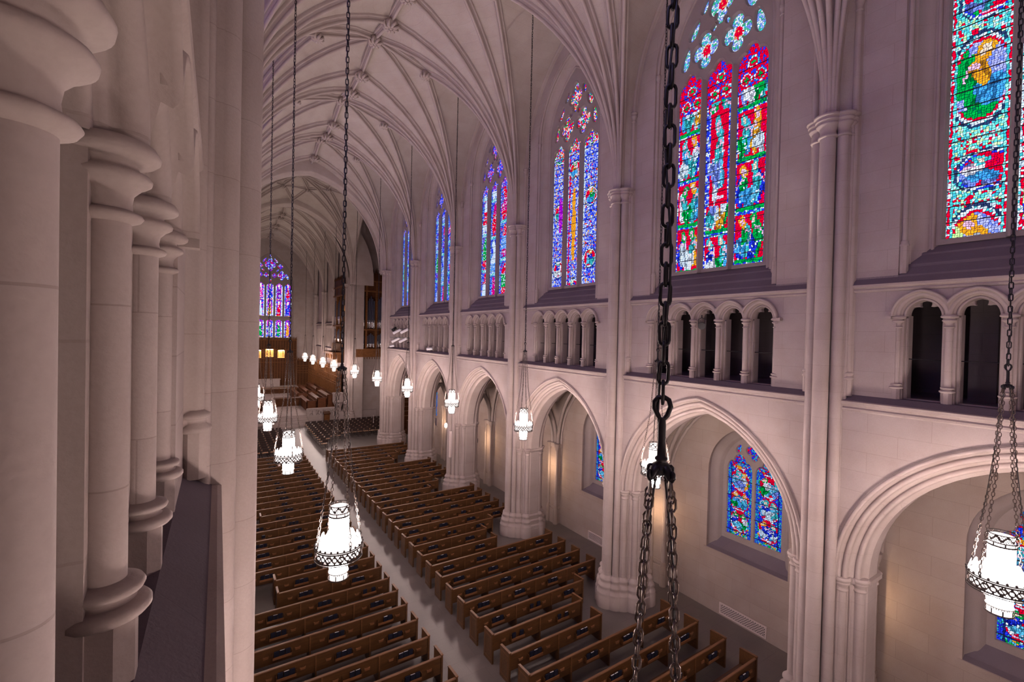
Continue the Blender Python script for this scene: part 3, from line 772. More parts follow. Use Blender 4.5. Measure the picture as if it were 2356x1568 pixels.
RIBS = [rib_mesh(*c) for c in curves]
def wallcurve(s, n=22):
    pts = []; a, rise, sp = 2.99, 4.94, 17.96; Rr = (a*a+rise*rise)/(2*a)
    for i in range(n+1):
        z = 15.2+(22.95-15.2)*i/n
        if z <= sp: u = 2.99
        else:
            u = (a-Rr)+math.sqrt(max(0, Rr*Rr-(z-sp)**2))
        pts.append(Vector((.16, s*(3.42-max(0, u)), z)))
    return pts
chain_ = [wallcurve(1)]+[c[0] for c in curves]+[wallcurve(-1)]
def web_mesh(lst, which=None):
    mb = MB()
    for j in range(len(lst)-1):
        if which and j not in which: continue
        a, b2 = lst[j], lst[j+1]; K = 4; rows = []
        for i in range(len(a)):
            s_ = i/(len(a)-1)
            rows.append([a[i].lerp(b2[i], q_/K)+Vector((0, 0, .18*math.sin(math.pi*q_/K)*s_)) for q_ in range(K+1)])
        mb.rows(rows, 'web', True)
    return mb.mesh('vault_web')
WEB = web_mesh(chain_); WEBM = web_mesh(chain_, (3, 4, 5, 6)); WEBP = web_mesh(chain_, (0, 1, 2, 3))
def halfsel(lst, pos): return lst
def bossm(r=.30):
    mb = MB(); prof = [(.02, -.16), (r*.55, -.14), (r*.85, -.08), (r, .02), (r*.9, .12), (r*.6, .2)]
    mb.lathe(0, 0, prof, 'rib', 12)
    for k in range(8):
        a = 2*math.pi*k/8; mb.tube([(r*.35*math.cos(a), r*.35*math.sin(a), -.16), (r*.8*math.cos(a), r*.8*math.sin(a), -.17), (r*1.12*math.cos(a+.25), r*1.12*math.sin(a+.25), -.08), (r*1.05*math.cos(a+.4), r*1.05*math.sin(a+.4), .03)], [.05, .075, .06, .03], 'rib', 6)
    mb.lathe(0, 0, [(.0, -.22), (.08, -.20), (.1, -.14)], 'rib', 8)
    return mb.mesh('boss')
BOSS = bossm(); SBOSS = bossm(.23)
ceil = struct(empty('ceiling'))
def ridge(p, q_):
    p, q_ = Vector(p), Vector(q_); d = (q_-p); side = Vector((-d.y, d.x, 0)); mb = MB()
    sweep([p, p.lerp(q_, .5), q_], side, mb=mb, prof=[(s, h_) for s, h_ in RP]); return mb
def vault_run(ys, near=True, far=True):
    for i, y in enumerate(ys):
        p_ = far or i < len(ys)-1; m_ = near or i > 0
        for x0, sx in ((WR, 1), (WL, -1)):
            link('vault_web', WEB if (p_ and m_) else (WEBM if m_ else WEBP), ceil, (x0, y, 0), 0, sx)
            for j, r_ in enumerate(RIBS):
                if (j < 3 and p_) or (j >= 3 and m_): link('rib', r_, ceil, (x0, y, 0), 0, sx)
        for s in (-1, 1):
            if (s == 1 and p_) or (s == -1 and m_):
                link('boss', BOSS, ceil, (AX, y+s*DA, ZA-.25)); link('ridge_rib', RG2[s], ceil, (0, y, 0))
        link('ridge_rib', RG1, ceil, (0, y, 0))
        if p_:
            c = y+HB
            link('boss', BOSS, ceil, (AX, c, ZC-.25))
            for x in (8.75, 2*AX-8.75): link('boss', SBOSS, ceil, (x, c, ZS-.24))
            link('ridge_rib', RG3, ceil, (0, c, 0))
RG1 = ridge((AX, -DA, ZA+.05), (AX, DA, ZA+.05)).mesh('ridge_rib')
RG2 = {s: ridge((AX, s*DA, ZA+.05), (AX, s*HB, ZC+.05)).mesh('ridge_rib') for s in (-1, 1)}
mb3 = ridge((8.75, 0, ZS+.05), (AX, 0, ZC+.05)); m4 = ridge((2*AX-8.75, 0, ZS+.05), (AX, 0, ZC+.05)); mb3.add(m4.v, m4.f, 'rib', True)
RG3 = mb3.mesh('ridge_rib')
vault_run([P0+B*k for k in range(-2, 6)], True, False)
CH0 = 53.2
vault_run([CH0+B*j for j in range(4)], False, True)
# crossing vault and the two broad arches that carry it
def cross_arch(y0, y1, z1=22.75):
    mb = MB(); a = 6.15; rise = z1-15.6
    pr = [(-2.2, y0), (-.06, y0+.02), (0, y0+.05)]+[(.0+.07*math.cos(t2), y0+.12+.07*math.sin(t2)) for t2 in ()]+[(.05, y0+.12), (.02, y0+.2), (.15, y0+.24), (.2, (y0+y1)/2), (.15, y1-.24), (.02, y1-.2), (.05, y1-.12), (0, y1-.05), (-.06, y1-.02), (-2.2, y1)]
    mb.rows([[(u+AX, y, z) for u, z in arch(a, rise, 15.6, o, 20, foot=15.0)] for o, y in pr], 'rib', True)
    return mb.mesh('crossing_arch')
link('crossing_arch', cross_arch(39.75, 40.9), ceil); link('crossing_arch', cross_arch(50.9, 52.2), ceil)
XC, YC, HX, HY = AX, 46.0, 6.2, 5.2
def lcurve(p0, p1, z0, z1, n=14):
    p0, p1 = Vector((*p0, 0)), Vector((*p1, 0)); L = (p1-p0).length; H = z1-z0; Rr = (L*L+H*H)/(2*L); pts = []
    for i in range(n+1):
        z = z0+H*i/n; x = Rr-math.sqrt(max(0, Rr*Rr-(z-z0)**2)); p = p0+(p1-p0)*(x/L); pts.append(Vector((p.x, p.y, z)))
    return pts
webs = MB(); ribs = MB(); nodes = set()
for sx in (-1, 1):
    for sy in (-1, 1):
        c = (XC+sx*HX, YC+sy*HY)
        tg = [((XC, YC+sy*HY), 23.2), ((XC+sx*1.1, YC+sy*2.6), 23.9), ((XC, YC), 24.5), ((XC+sx*2.7, YC+sy*1.1), 23.9), ((XC+sx*HX, YC), 23.0)]
        cs = [lcurve(c, p, 15.2, z) for p, z in tg]
        for j in range(4):
            rows = [[cs[j][i].lerp(cs[j+1][i], k/3)+Vector((0, 0, .15*math.sin(math.pi*k/3)*i/14)) for k in range(4)] for i in range(15)]
            webs.rows(rows, 'web', True)
        for j, cv in enumerate(cs):
            dr = (cv[-1]-cv[0]); sweep(cv, Vector((-dr.y, dr.x, 0)), mb=ribs)
        for a_, b_ in ((tg[0], tg[1]), (tg[1], tg[2]), (tg[2], tg[3]), (tg[3], tg[4]), (tg[1], ((XC, YC+sy*2.6), 24.0)), (tg[3], ((XC+sx*2.7, YC), 24.0)), (tg[1], tg[3])):
            p, q_ = Vector((*a_[0], a_[1])), Vector((*b_[0], b_[1])); d = q_-p
            sweep([p, q_], Vector((-d.y, d.x, 0)), mb=ribs)
        for j in (1, 3): nodes.add((tg[j][0], tg[j][1]))
for sg in (-1, 1):
    kt = [(XC, YC+sg*HY, 23.2), (XC+1.1, YC+sg*2.6, 23.9), (XC, YC, 24.5), (XC-1.1, YC+sg*2.6, 23.9)]
    webs.add(kt, [(0, 1, 2), (0, 2, 3)], 'web')
    kt = [(XC+sg*HX, YC, 23.0), (XC+sg*2.7, YC+1.1, 23.9), (XC, YC, 24.5), (XC+sg*2.7, YC-1.1, 23.9)]
    webs.add(kt, [(0, 1, 2), (0, 2, 3)], 'web')
link('vault_web', webs.mesh('vault_web'), ceil); link('rib', ribs.mesh('rib'), ceil)
for p, z in nodes: link('boss', SBOSS, ceil, (*p, z-.25))
link('boss', BOSS, ceil, (XC, YC, 24.25))
# ------------------------------------------------------------------ crossing, transepts and chancel shell
f = MB(); f.box(-14, 26, 39.0, 53, -.3, 0, 'floor'); struct(f.build('floor'))
for sx, nm in ((1, 'wall_transept_right'), (-1, 'wall_transept_left')):
    mb = MB()
    X = lambda x: x if sx == 1 else 2*AX-x
    def bx(x0, x1, *a): mb.box(min(X(x0), X(x1)), max(X(x0), X(x1)), *a)
    bx(12.9, 22, 52.6, 53.2, 0, 25, 'ashlar'); bx(21.5, 22, 39, 53, 0, 25, 'ashlar'); bx(15.2, 22, 38.8, 39.3, 0, 25, 'ashlar')
    bx(12.4, 22, 39, 53, 24.6, 25, 'web')
    struct(mb.build(nm))
# chancel piers (respond to the vault), walls with blind arcades and ledges
for x0, sx in ((WR, 1), (WL, -1)):
    for j in range(4):
        e_ = empty('clustered_pier', (x0, CH0+B*j, 0), 0, sx)
        side_ = 'right' if sx == 1 else 'left'
        tag(e_, ('broad clustered pier at the mouth of the chancel, %s side, by organ pipes' if j == 0 else 'slender clustered shaft %s in the chancel on the '+side_+', counted from the crossing') % (side_ if j == 0 else ordinal[j-1]), 'pillar', 'clustered piers of the chancel')
        for nm, me in (PMX if j == -1 else PM): link(nm, me, e_)
        if j == 0:
            mb = MB()
            for d, u, r in ((-.04, -.55, .2), (.0, -.95, .17), (.25, -1.25, .17)):
                mb.lathe(d, u, [(r, .9), (r, 15.9)], 'shaft', 20, caps=False); mb.lathe(d, u, base_prof(r), 'rib', 20, caps=False)
            mb.box(.0, 1.4, -1.35, -.3, 0, 24, 'shaft'); link('arch_shaft', mb.mesh('arch_shaft'), e_)
    mb = MB()
    def cbx(d0, d1, y0, y1, z0, z1, m): 
        xa, xb = x0+sx*d0, x0+sx*d1; mb.box(min(xa, xb), max(xa, xb), y0, y1, z0, z1, m)
    cbx(.3, .8, 53, 77.5, 0, 25, 'ashlar')
    for z in (7.6, 10.9):
        vs = [[(x0+sx*d, y, zz) for y in (53.4, 77)] for d, zz in ((.3, z-.15), (-.02, z-.1), (-.02, z), (.3, z+.25))]
        mb.rows(vs[:3], 'rib'); mb.rows(vs[2:], 'ledge')
    for j in range(1, 4):
        for k in range(-2, 3):
            c = CH0+B*(j-.5)+B/2+k*.85-B/2+3.42-3.42
            cbx(.02, .3, CH0+B*(j+.5)+k*.9-.07, CH0+B*(j+.5)+k*.9+.07, 7.8, 10.2, 'rib')
        cbx(.05, .3, CH0+B*(j+.5)-2.6, CH0+B*(j+.5)+2.6, 10.2, 10.6, 'rib')
    struct(mb.build('wall_chancel_'+('right' if sx == 1 else 'left')))
f = MB(); f.box(-3, 15.5, 52.4, 78, 0, .9, 'marble')
struct(f.build('floor'))
# broad flight of steps between the two parapets
mb = MB()
for i in range(6): mb.box(4.36, 7.98, 49.9+i*.42, 52.42, i*.15, (i+1)*.15, 'marble')
tag(mb.build('stone_steps'), 'broad flight of pale stone steps rising from the aisle to the chancel floor', 'steps')
# east wall with the great window
YE = 76.9
AXE = 6.47
EL = [AXE+k*1.22 for k in (-2, -1, 0, 1, 2)]
eh = [(u-AX, z) for u, z in []]
EH = [foiled(.48, .62, 16.3, 11.95, c-AXE, .1, (.33, .67), 12, .13) for c in EL]+[foiled(.48, .45, 10.95, 8.7, c-AXE, .08, (.33, .67), 12, .13) for c in EL]
EH += [quatrefoil(0, 19.65, .85, asp=1.15), quatrefoil(-1.55, 18.1, .62, asp=1.15), quatrefoil(1.55, 18.1, .62, asp=1.15), quatrefoil(-.55, 18.05, .36), quatrefoil(.55, 18.05, .36), quatrefoil(-1.35, 19.45, .38), quatrefoil(1.35, 19.45, .38),
       dagger(0, 17.35, .3, .14, R(90)), dagger(-2.3, 18.0, .42, .15, R(70)), dagger(2.3, 18.0, .42, .15, R(110)), dagger(-.75, 20.3, .38, .13, R(55)), dagger(.75, 20.3, .38, .13, R(125)), dagger(0, 20.9, .26, .12, R(90)), dagger(-1.0, 18.85, .25, .1, R(130)), dagger(1.0, 18.85, .25, .1, R(50))]
ewin = struct(empty('window_%d' % (wn+1), (AXE, YE, 0)))
link('tracery', plate(arch(3.2, 5.3, 16.2, -.03, 14, foot=8.5), EH, -.05, .15, 'trac', .03, 'tracery', 'xz'), ewin)
link('stained_glass', glass_mesh('stained_glass', des_east, -3.2, 3.2, 8.6, 21.6, .5, [c-AXE for c in EL], .48, 16.9, 'glass', .11, .06, 'xz'), ewin)
mb = MB()
for u in (-1.83, -.61, .61, 1.83): mb.box(u-.05, u+.05, -.25, -.03, 8.5, 16.6, 'trac')
mb.box(-3.1, 3.1, -.2, -.03, 11.45, 11.75, 'trac'); link('mullion', mb.mesh('mullion'), ewin)
ew = struct(empty('wall_far'))

gb = link('gable', plate([(-3.2, 8.3), (-3.2, 16.2)]+arch(3.2, 5.3, 16.2, 0, 14)[::-1][1:-1]+[(3.2, 16.2), (3.2, 8.3), (7, 8.3), (7, 25), (-7, 25), (-7, 8.3)], [], YE-.35, YE+.1, 'ashlar', name='gable', plane='xz'), ew, (AXE, 0, 0))
mb = MB(); mb.box(-3, 15.5, YE+.15, YE+.5, 0, 25, 'ashlar'); mb.box(-3, 15.5, YE-.35, YE+.15, 0, 8.3, 'ashlar')
mb.box(9.4, 13, YE-.42, YE-.35, 8.35, 8.5, 'rib')
link('wall_face', mb.mesh('wall_face'), ew)

# ------------------------------------------------------------------ hanging lanterns
def link_path(L, wd, n=5):
    h = L/2-wd/2; pts = []
    for i in range(n+1): a = math.pi*i/n; pts.append((wd/2*math.cos(a), h+wd/2*math.sin(a)))
    for i in range(n+1): a = math.pi+math.pi*i/n; pts.append((wd/2*math.cos(a), -h+wd/2*math.sin(a)))
    return pts
def chain(mb, p0, p1, L, wd, wire, m='chain', n=4, sec=5):
    p0, p1 = Vector(p0), Vector(p1); D = p1-p0; ln = D.length; t_ = D.normalized(); pitch = L-2.1*wire; k = max(1, int(ln/pitch)); pitch = ln/k
    a = Vector((1, 0, 0)) if abs(t_.x) < .9 else Vector((0, 1, 0)); u = t_.cross(a).normalized(); v = t_.cross(u)
    for i in range(k):
        c = p0+t_*(i+.5)*pitch; s = u if i % 2 else v; s = (s+(v if i % 2 else -u)*.25*math.sin(i*1.7)).normalized()
        mb.tube([c+s*x+t_*y for x, y in link_path(L, wd, n)], wire, m, sec, True)
ZR = 6.10
def make_lantern(ztop):
    e_ = empty('hanging_lantern')
    # luminous glass
    g = MB()
    g.lathe(0, 0, [(.150, 5.70), (.160, 5.97)], 'lit', 20); 
    g.lathe(0, 0, [(.163, 6.0), (.163, 6.66)], 'lit', 20); g.lathe(0, 0, [(.345, 5.99), (.355, 6.17), (.30, 6.22), (.17, 6.20)], 'soft', 24, caps=False); g.lathe(0, 0, [(.16, 5.985), (.345, 5.99)], 'soft', 24, caps=False)
    glo = g.build('glass_shade', e_)
    cr = MB()      # scalloped glass leaves standing inside the ring
    for k in range(16):
        a = 2*math.pi*k/16; c_, s_ = math.cos(a), math.sin(a); tx, ty = -s_, c_
        pts = [(x, z) for x, z in ((-.066, 0), (-.07, .05), (-.045, .085), (-.03, .13), (0, .15), (.03, .13), (.045, .085), (.07, .05), (.066, 0))]
        vs = [(c_*(.372-.03*z/.15)+tx*x, s_*(.372-.03*z/.15)+ty*x, 6.17+z) for x, z in pts]; vs2 = [(x*.985, y*.985, z) for x, y, z in vs]
        n = len(vs); cr.add(vs+vs2, [tuple(range(n)), tuple(range(n, 2*n))[::-1]]+[(i, (i+1) % n, n+(i+1) % n, n+i) for i in range(n)], 'soft')
    cr.build('glass_crest', glo)
    rg = MB()
    for z, rr in ((5.95, .388), (6.17, .39), (6.145, .39), (5.975, .386)): rg.tube([(rr*math.cos(2*math.pi*i/32), rr*math.sin(2*math.pi*i/32), z) for i in range(32)], .009, 'pierced', 5, True)
    # pierced scroll band: a fine sheet with the openings left out
    N = 240; K = 12; zz = [5.98+(6.14-5.98)*j/K for j in range(K+1)]
    vs = [(.386*math.cos(2*math.pi*i/N), .386*math.sin(2*math.pi*i/N), z) for z in zz for i in range(N)]; fs = []
    for j in range(K):
        for i in range(N):
            x = (i % 20)/20*2*math.pi; y = (j+.5)/K*2-1
            wave = abs(y-.62*math.sin(x)) < .2; wv2 = abs(y+.62*math.sin(x)) < .12; dot = math.hypot(((i % 10)-4.5)/5, (abs(y)-.55)/.5*.8) < .42; rim = j in (0, K-1); leaf = math.sin(x*3+y*5) > .72
            if wave or wv2 or dot or rim or leaf: fs.append((j*N+i, j*N+(i+1) % N, (j+1)*N+(i+1) % N, (j+1)*N+i))
    rg.add(vs, fs, 'pierced')
    for k in range(24):
        a = 2*math.pi*k/24; rg.lathe(.39*math.cos(a), .39*math.sin(a), [(.001, 6.215), (.02, 6.195), (.012, 6.17)], 'pierced', 6, caps=False)
    ringo = rg.build('pierced_ring', e_)
    for z0, z1, rr in ((6.67, 6.86, .172), (5.58, 5.70, .165)):
        bd = MB(); N = 120; K = 9 if z0 > 6 else 4
        for z in (z0, z0+.012, z1): bd.tube([(rr*math.cos(2*math.pi*i/24), rr*math.sin(2*math.pi*i/24), z) for i in range(24)], .008, 'pierced', 5, True)
        if z0 > 6: bd.tube([(rr*math.cos(2*math.pi*i/24), rr*math.sin(2*math.pi*i/24), 6.735) for i in range(24)], .01, 'pierced', 5, True)
        vs = [(rr*math.cos(2*math.pi*i/N), rr*math.sin(2*math.pi*i/N), z0+(z1-z0)*j/K) for j in range(K+1) for i in range(N)]
        fs = [(j*N+i, j*N+(i+1) % N, (j+1)*N+(i+1) % N, (j+1)*N+i) for j in range(K) for i in range(N) if (((i % 15) < 2) if (j < 3) else (abs((j-6)/3-.6*math.sin(i*2*math.pi/15)) < .3 or (i*2+j*3) % 7 < 2))]
        bd.add(vs, fs, 'pierced')
        bd.build('pierced_band', e_)
        gl = MB(); gl.lathe(0, 0, [(rr-.02, z0), (rr-.02, z1-.04)], 'soft', 20); gl.build('glass_shade', e_)
    for k in range(4):
        a = math.pi/4+k*math.pi/2; c_, s_ = math.cos(a), math.sin(a)
        br = MB(); br.tube([(.38*c_, .38*s_, 5.97), (.30*c_, .30*s_, 5.90), (.20*c_, .20*s_, 5.93), (.17*c_, .17*s_, 5.88)], .012, 'pierced', 5)
        br.obox((.25*c_, .25*s_, 5.875), (.035*c_, .035*s_, 0), (-.006*s_, .006*c_, 0), (0, 0, .03), 'pierced'); br.build('bracket', ringo)
        ch = MB(); kx = .155
        ch.tube([(.395*c_+.022*s_*math.cos(t2)*0+.0*t2, .395*s_, 6.22) for t2 in (0,)]+[(.40*c_, .40*s_, 6.26)], .01, 'pierced', 5) if False else None
        ch.tube([((.40+.022*math.cos(t2*math.pi/4))*c_, (.40+.022*math.cos(t2*math.pi/4))*s_, 6.235+.03*math.sin(t2*math.pi/4)) for t2 in range(8)], .008, 'pierced', 5, True)
        ch.tube([(.39*c_, .39*s_, 6.16), (.40*c_, .40*s_, 6.21)], .012, 'pierced', 5)
        chain(ch, (.40*c_, .40*s_, 6.25), (kx*c_, kx*s_, 7.78), .075, .036, .0058, 'chain', 3, 5)
        chain(ch, (kx*c_, kx*s_, 7.84), (.066*c_, .066*s_, 9.17), .075, .036, .0058, 'chain', 3, 5)
        for t2 in range(4):
            b2 = t2*math.pi/2+math.pi/4; ch.tube([(kx*c_, kx*s_, 7.77), (kx*c_-s_*.03*math.cos(b2), kx*s_+c_*.03*math.cos(b2), 7.81+.03*math.sin(b2)), (kx*c_, kx*s_, 7.85)], .006, 'chain', 5)
        ch.build('suspension_chain', e_)
    hb = MB()
    hb.lathe(0, 0, [(.010, 9.19), (.03, 9.20), (.042, 9.22), (.040, 9.245), (.022, 9.26), (.032, 9.268), (.030, 9.276), (.021, 9.285), (.0185, 9.36), (.0195, 9.43), (.016, 9.47)], 'iron', 14)
    for k in range(4):
        a = math.pi/4+k*math.pi/2; c_, s_ = math.cos(a), math.sin(a)
        hb.tube([(r_*c_, r_*s_, z) for r_, z in ((.015, 9.235), (.032, 9.23), (.046, 9.212), (.058, 9.19), (.070, 9.185), (.078, 9.198), (.077, 9.218), (.070, 9.228))], [.019, .022, .020, .016, .013, .012, .010, .006], 'iron', 8)
        hb.tube([(r_*c_, r_*s_, z) for r_, z in ((.03, 9.22), (.045, 9.19), (.038, 9.168), (.026, 9.172))], [.011, .008, .006, .004], 'iron', 6)
        b2 = a+math.pi/4; hb.tube([(r_*math.cos(b2), r_*math.sin(b2), z) for r_, z in ((.03, 9.235), (.048, 9.24), (.055, 9.228))], [.011, .007, .004], 'iron', 6)
    hb.tube([(.002, 0, 9.452), (0, .020, 9.48), (0, .037, 9.515), (.0, .036, 9.545), (.0, .020, 9.566), (.0, -.006, 9.569), (.0, -.028, 9.556), (.0, -.037, 9.525), (.0, -.024, 9.482)], .0125, 'iron', 8, True)
    hb.build('chain_hook', e_)
    mc = MB(); chain(mc, (0, 0, 9.545), (0, 0, ztop), .112, .046, .0085, 'iron', 5, 6); mc.build('chain', e_)
    cb = MB(); n = 90; pts = [(.022*math.sin(i*.9)*(.4+.6*abs(math.sin(i*.37))), .02*math.cos(i*.7), 9.5+(ztop-9.5)*i/n) for i in range(n+1)]
    cb.tube([(0.0, .0, 9.3)]+[(0, 0, 9.45)]*0+pts, .0065, 'blk', 5)
    for k in (0, 2):
        a = math.pi/4+k*math.pi/2; c_, s_ = math.cos(a), math.sin(a)
        cb.tube([(r_*c_+.01, r_*s_, z) for r_, z in ((.02, 9.24), (.05, 9.05), (.09, 8.8), (.12, 8.3), (.17, 7.9), (.24, 7.3), (.34, 6.6), (.38, 6.2))], .006, 'blk', 5)
    cb.build('cable', e_)
    return e_
web_top = 23.32
lan0 = make_lantern(web_top)
lamps = []
def lab_l(i): return ['nearest hanging lantern, its iron hook and thick black chain crossing the middle of view',
    'large bright pierced lantern glowing over the centre aisle, largest of the left row',
    'bright lantern second along the left row beyond the largest one, over the left pews',
    'bright lantern third along the left row, close to the stone shafts',
    'bright lantern half hidden by the left stone shafts'][i] if i < 5 else 'lantern hidden far behind the left stone shafts, %s of the row' % ordinal[i]
def lab_r(i): return ['bright lantern at the right edge, in front of an aisle window',
    'bright lantern seen behind the big iron chain hook',
    'bright lantern third from the right edge, hung in front of a pier',
    'bright lantern fourth from the right edge in front of a pier',
    'bright lantern fifth from the right edge, before the last arch but one',
    'bright lantern sixth from the right edge, against the crossing pier',
    'small bright lantern hung in the crossing beside the last nave pier'][i]
first = True
def place(x, y, label, rz=0):
    global first
    o = lan0 if first else copy_tree(lan0); first = False
    o.location = (x, y, 0); o.rotation_euler = (0, 0, R(rz)); tag(o, label, 'lantern', 'hanging lanterns')
    for c in o.children:     # far lanterns are lit by the same lamp
        pass
    return o
LY = [1.42]+[8.12+6.72*i for i in range(6)]
for i in range(5): place(XLL, LY[i], lab_l(i), (40, -30, 53, 10, 25)[i])
RY = [1.70, 8.54, 15.2, 22.0, 28.8, 35.6, 42.6]
for i in range(7): place(XLR, RY[i], lab_r(i), (20, 5, 30, 12, 50, 0, 20)[i])
for i, (x, y) in enumerate(((10.35, 50.4), (10.3, 56.2), (10.1, 61.6), (10.1, 67.8))):
    place(x, y, 'small bright lantern over the right choir stalls, %s counted away from the nave' % ordinal[i])
for i, (x, y) in enumerate(((1.9, 35.0), (1.9, 42.6), (2.1, 56.2), (2.2, 61.6), (2.2, 67.8), (XLL, -5.3), (XLR, -5.2))):
    place(x, y, ['lantern over the far left pews hidden by the near stone shafts', 'lantern in the left of the crossing hidden by the near stone shafts', 'first lantern over the left choir stalls', 'second lantern over the left choir stalls', 'third lantern over the left choir stalls', 'lantern behind the viewer on the left row', 'lantern behind the viewer on the right row'][i])
# ------------------------------------------------------------------ pews, facing the far end; built with the back at local y=0, seat side towards +y
PH = .86
def pew_parts(L):
    """local x runs from the aisle end (0) to L; nave side mirrored by the caller"""
    P = []
    b = MB(); b.box(.05, L-.05, .0, .028, .36, PH-.03, 'pew')
    for i in range(int(L/.55)): x = .3+i*.55; b.box(x-.002, x+.002, -.003, .0, .40, PH-.06, 'pewcap') if False else None
    P.append(('backrest', b))
    c = MB(); c.rows([[(x, y, z) for x in (.04, L-.04)] for y, z in ((-.022, PH-.035), (-.026, PH-.015), (-.018, PH), (.035, PH+.004), (.046, PH-.012), (.044, PH-.035), (-.022, PH-.035))], 'pewcap'); P.append(('cap_rail', c))
    s = MB(); s.box(.05, L-.05, .03, .45, .40, .432, 'pew'); s.box(.05, L-.05, .43, .452, .37, .432, 'pewcap'); P.append(('seat', s))
    for x0 in (0, L-.055):
        e_ = MB(); pr = [(-.03, 0), (-.03, PH+.03), (.02, PH+.035), (.46, PH+.01), (.47, PH-.03), (.47, 0)]
        e_.add([(x, y, z) for x in (x0, x0+.055) for y, z in pr], [tuple(range(6)), tuple(range(6, 12))[::-1]]+[(i, (i+1) % 6, 6+(i+1) % 6, 6+i) for i in range(6)], 'pew')
        xo = x0-.006 if x0 == 0 else x0+.055
        ml = MB()
        for y0, y1, z0, z1 in ((.03, .41, .10, .13), (.03, .41, .76, .79), (.03, .06, .13, .76), (.38, .41, .13, .76)): ml.box(xo, xo+.006, y0, y1, z0, z1, 'pewcap')
        e_.rows([[(x, y, z) for x in (x0-.008, x0+.063)] for y, z in ((-.038, PH+.02), (-.034, PH+.044), (.02, PH+.05), (.465, PH+.024), (.478, PH), (.478, PH-.02))], 'pewcap')
        P.append(('end_panel', e_)); P.append(('panel_moulding', ml))
    n = max(2, round(L/1.5)); w_ = L/n
    for i in range(1, n):
        d = MB(); x = i*w_; d.box(x-.02, x+.02, -.03, .44, 0, .40, 'pew'); d.box(x-.02, x+.02, -.028, .0, .40, PH-.035, 'pewcap'); P.append(('divider', d))
    racks = []; holders = []
    for i in range(n):
        x = i*w_+w_*.5; racks.append(x)
        r_ = MB(); r_.box(x-.25, x+.25, -.105, 0, .50, .515, 'pewlight'); r_.box(x-.25, x+.25, -.105, -.092, .50, .58, 'pewlight')
        for q_ in (-1, 1): r_.box(x+q_*.25-.008, x+q_*.25+.008, -.105, 0, .50, .66, 'pew')
        P.append(('book_rack', r_))
        for q_ in (-.40, .40):
            if w_ > 1.0:
                h_ = MB(); X = x+q_*w_/1.3*.9; vs = [(X-.06, -.03, .56), (X+.06, -.03, .56), (X+.075, -.035, .63), (X+.03, -.035, .615), (X-.03, -.035, .615), (X-.075, -.035, .63)]
                h_.add(vs+[(a, 0, c2) for a, b2, c2 in vs], [tuple(range(6)), tuple(range(6, 12))[::-1]]+[(i2, (i2+1) % 6, 6+(i2+1) % 6, 6+i2) for i2 in range(6)], 'pewlight'); P.append(('card_holder', h_))
    f_ = MB(); f_.box(.1, L-.1, .46, .49, .10, .13, 'pew')
    return [(n_, m_.mesh(n_)) for n_, m_ in P], racks
PEW = {}
def pew(x0, y, L, sx, label):
    key = round(L, 2)
    if key not in PEW: PEW[key] = pew_parts(L)
    parts, racks = PEW[key]
    e_ = empty('pew', (x0, y, 0), 0, sx); tag(e_, label, 'pew', 'oak pews of the '+('right' if sx == 1 else 'left')+' block')
    last = None
    for nm, me in parts:
        o_ = link(nm, me, last if nm == 'panel_moulding' else e_)
        if nm == 'end_panel': last = o_
    return racks
rows_ = [(n, 12.37+.938*n) for n in range(-7, 26)]
XPR, XPL = 6.97, 2*AX-6.97
def pew_len(y):
    for k in NP:
        off = y-(P0+B*k)
        if -1.75 < off < -.12: return 10.55-XPR
        if -.12 <= off < 1.12: return 11.45-XPR
    return 12.93-XPR
spots = []
for i, (n, y) in enumerate(rows_):
    for sx, x0, sd in ((1, XPR, 'right'), (-1, XPL, 'left')):
        L = pew_len(y); kind = {10.55: 'short', 11.45: 'middling', 12.93: 'long'}[round(L+XPR, 2)]
        lab = '%s brown oak pew in the %s block, %s row counted from the nearest' % (kind, sd, ordinal[i])
        if i == len(rows_)-1: lab = 'frontmost %s brown oak pew of the %s block, before the open floor' % (kind, sd)
        if i == 0: lab = 'nearest %s brown oak pew of the %s block, at the bottom edge' % (kind, sd)
        rk = pew(x0, y, L, sx, lab)
        for j, x in enumerate(rk): spots.append((y, x0+sx*x, sx, sd, i, j))
# hymnals in the racks
bk = {}
def book_mesh(kind):
    b = MB(); h_ = .21 if kind != 'slim' else .19; w_ = .128; t_ = .035 if kind != 'slim' else .02
    cov = 'book'
    b.box(-w_/2, w_/2, -t_/2, -t_/2+.004, 0, h_, cov); b.box(-w_/2, w_/2, t_/2-.004, t_/2, 0, h_, cov)
    b.box(-w_/2, -w_/2+.004, -t_/2, t_/2, 0, h_, cov); b.box(-w_/2+.004, w_/2-.004, -t_/2+.004, t_/2-.004, .003, h_-.004, 'book' if kind == 'dark' else 'pages')
    return b.mesh('hymnal')
BK = {k: book_mesh(k) for k in ('dark', 'pale', 'slim')}
allb = []
cnt = {}
for (y, x, sx, sd, i, j) in spots:
    if sd == 'left' and x < 0.064*y+.05: continue
    for q_, (dx, kd) in enumerate(((-.145, 'dark'), (0.0, 'pale'), (.145, 'dark'))):
        h_ = hsh(i, j, q_, sx)
        if h_ < .07: continue
        if q_ != 1 and h_ > .86: kd = 'pale'
        allb.append((y, x+dx*1.0, sd, i, j, kd, q_, h_))
allb.sort(key=lambda b_: math.hypot(b_[1], b_[0]))
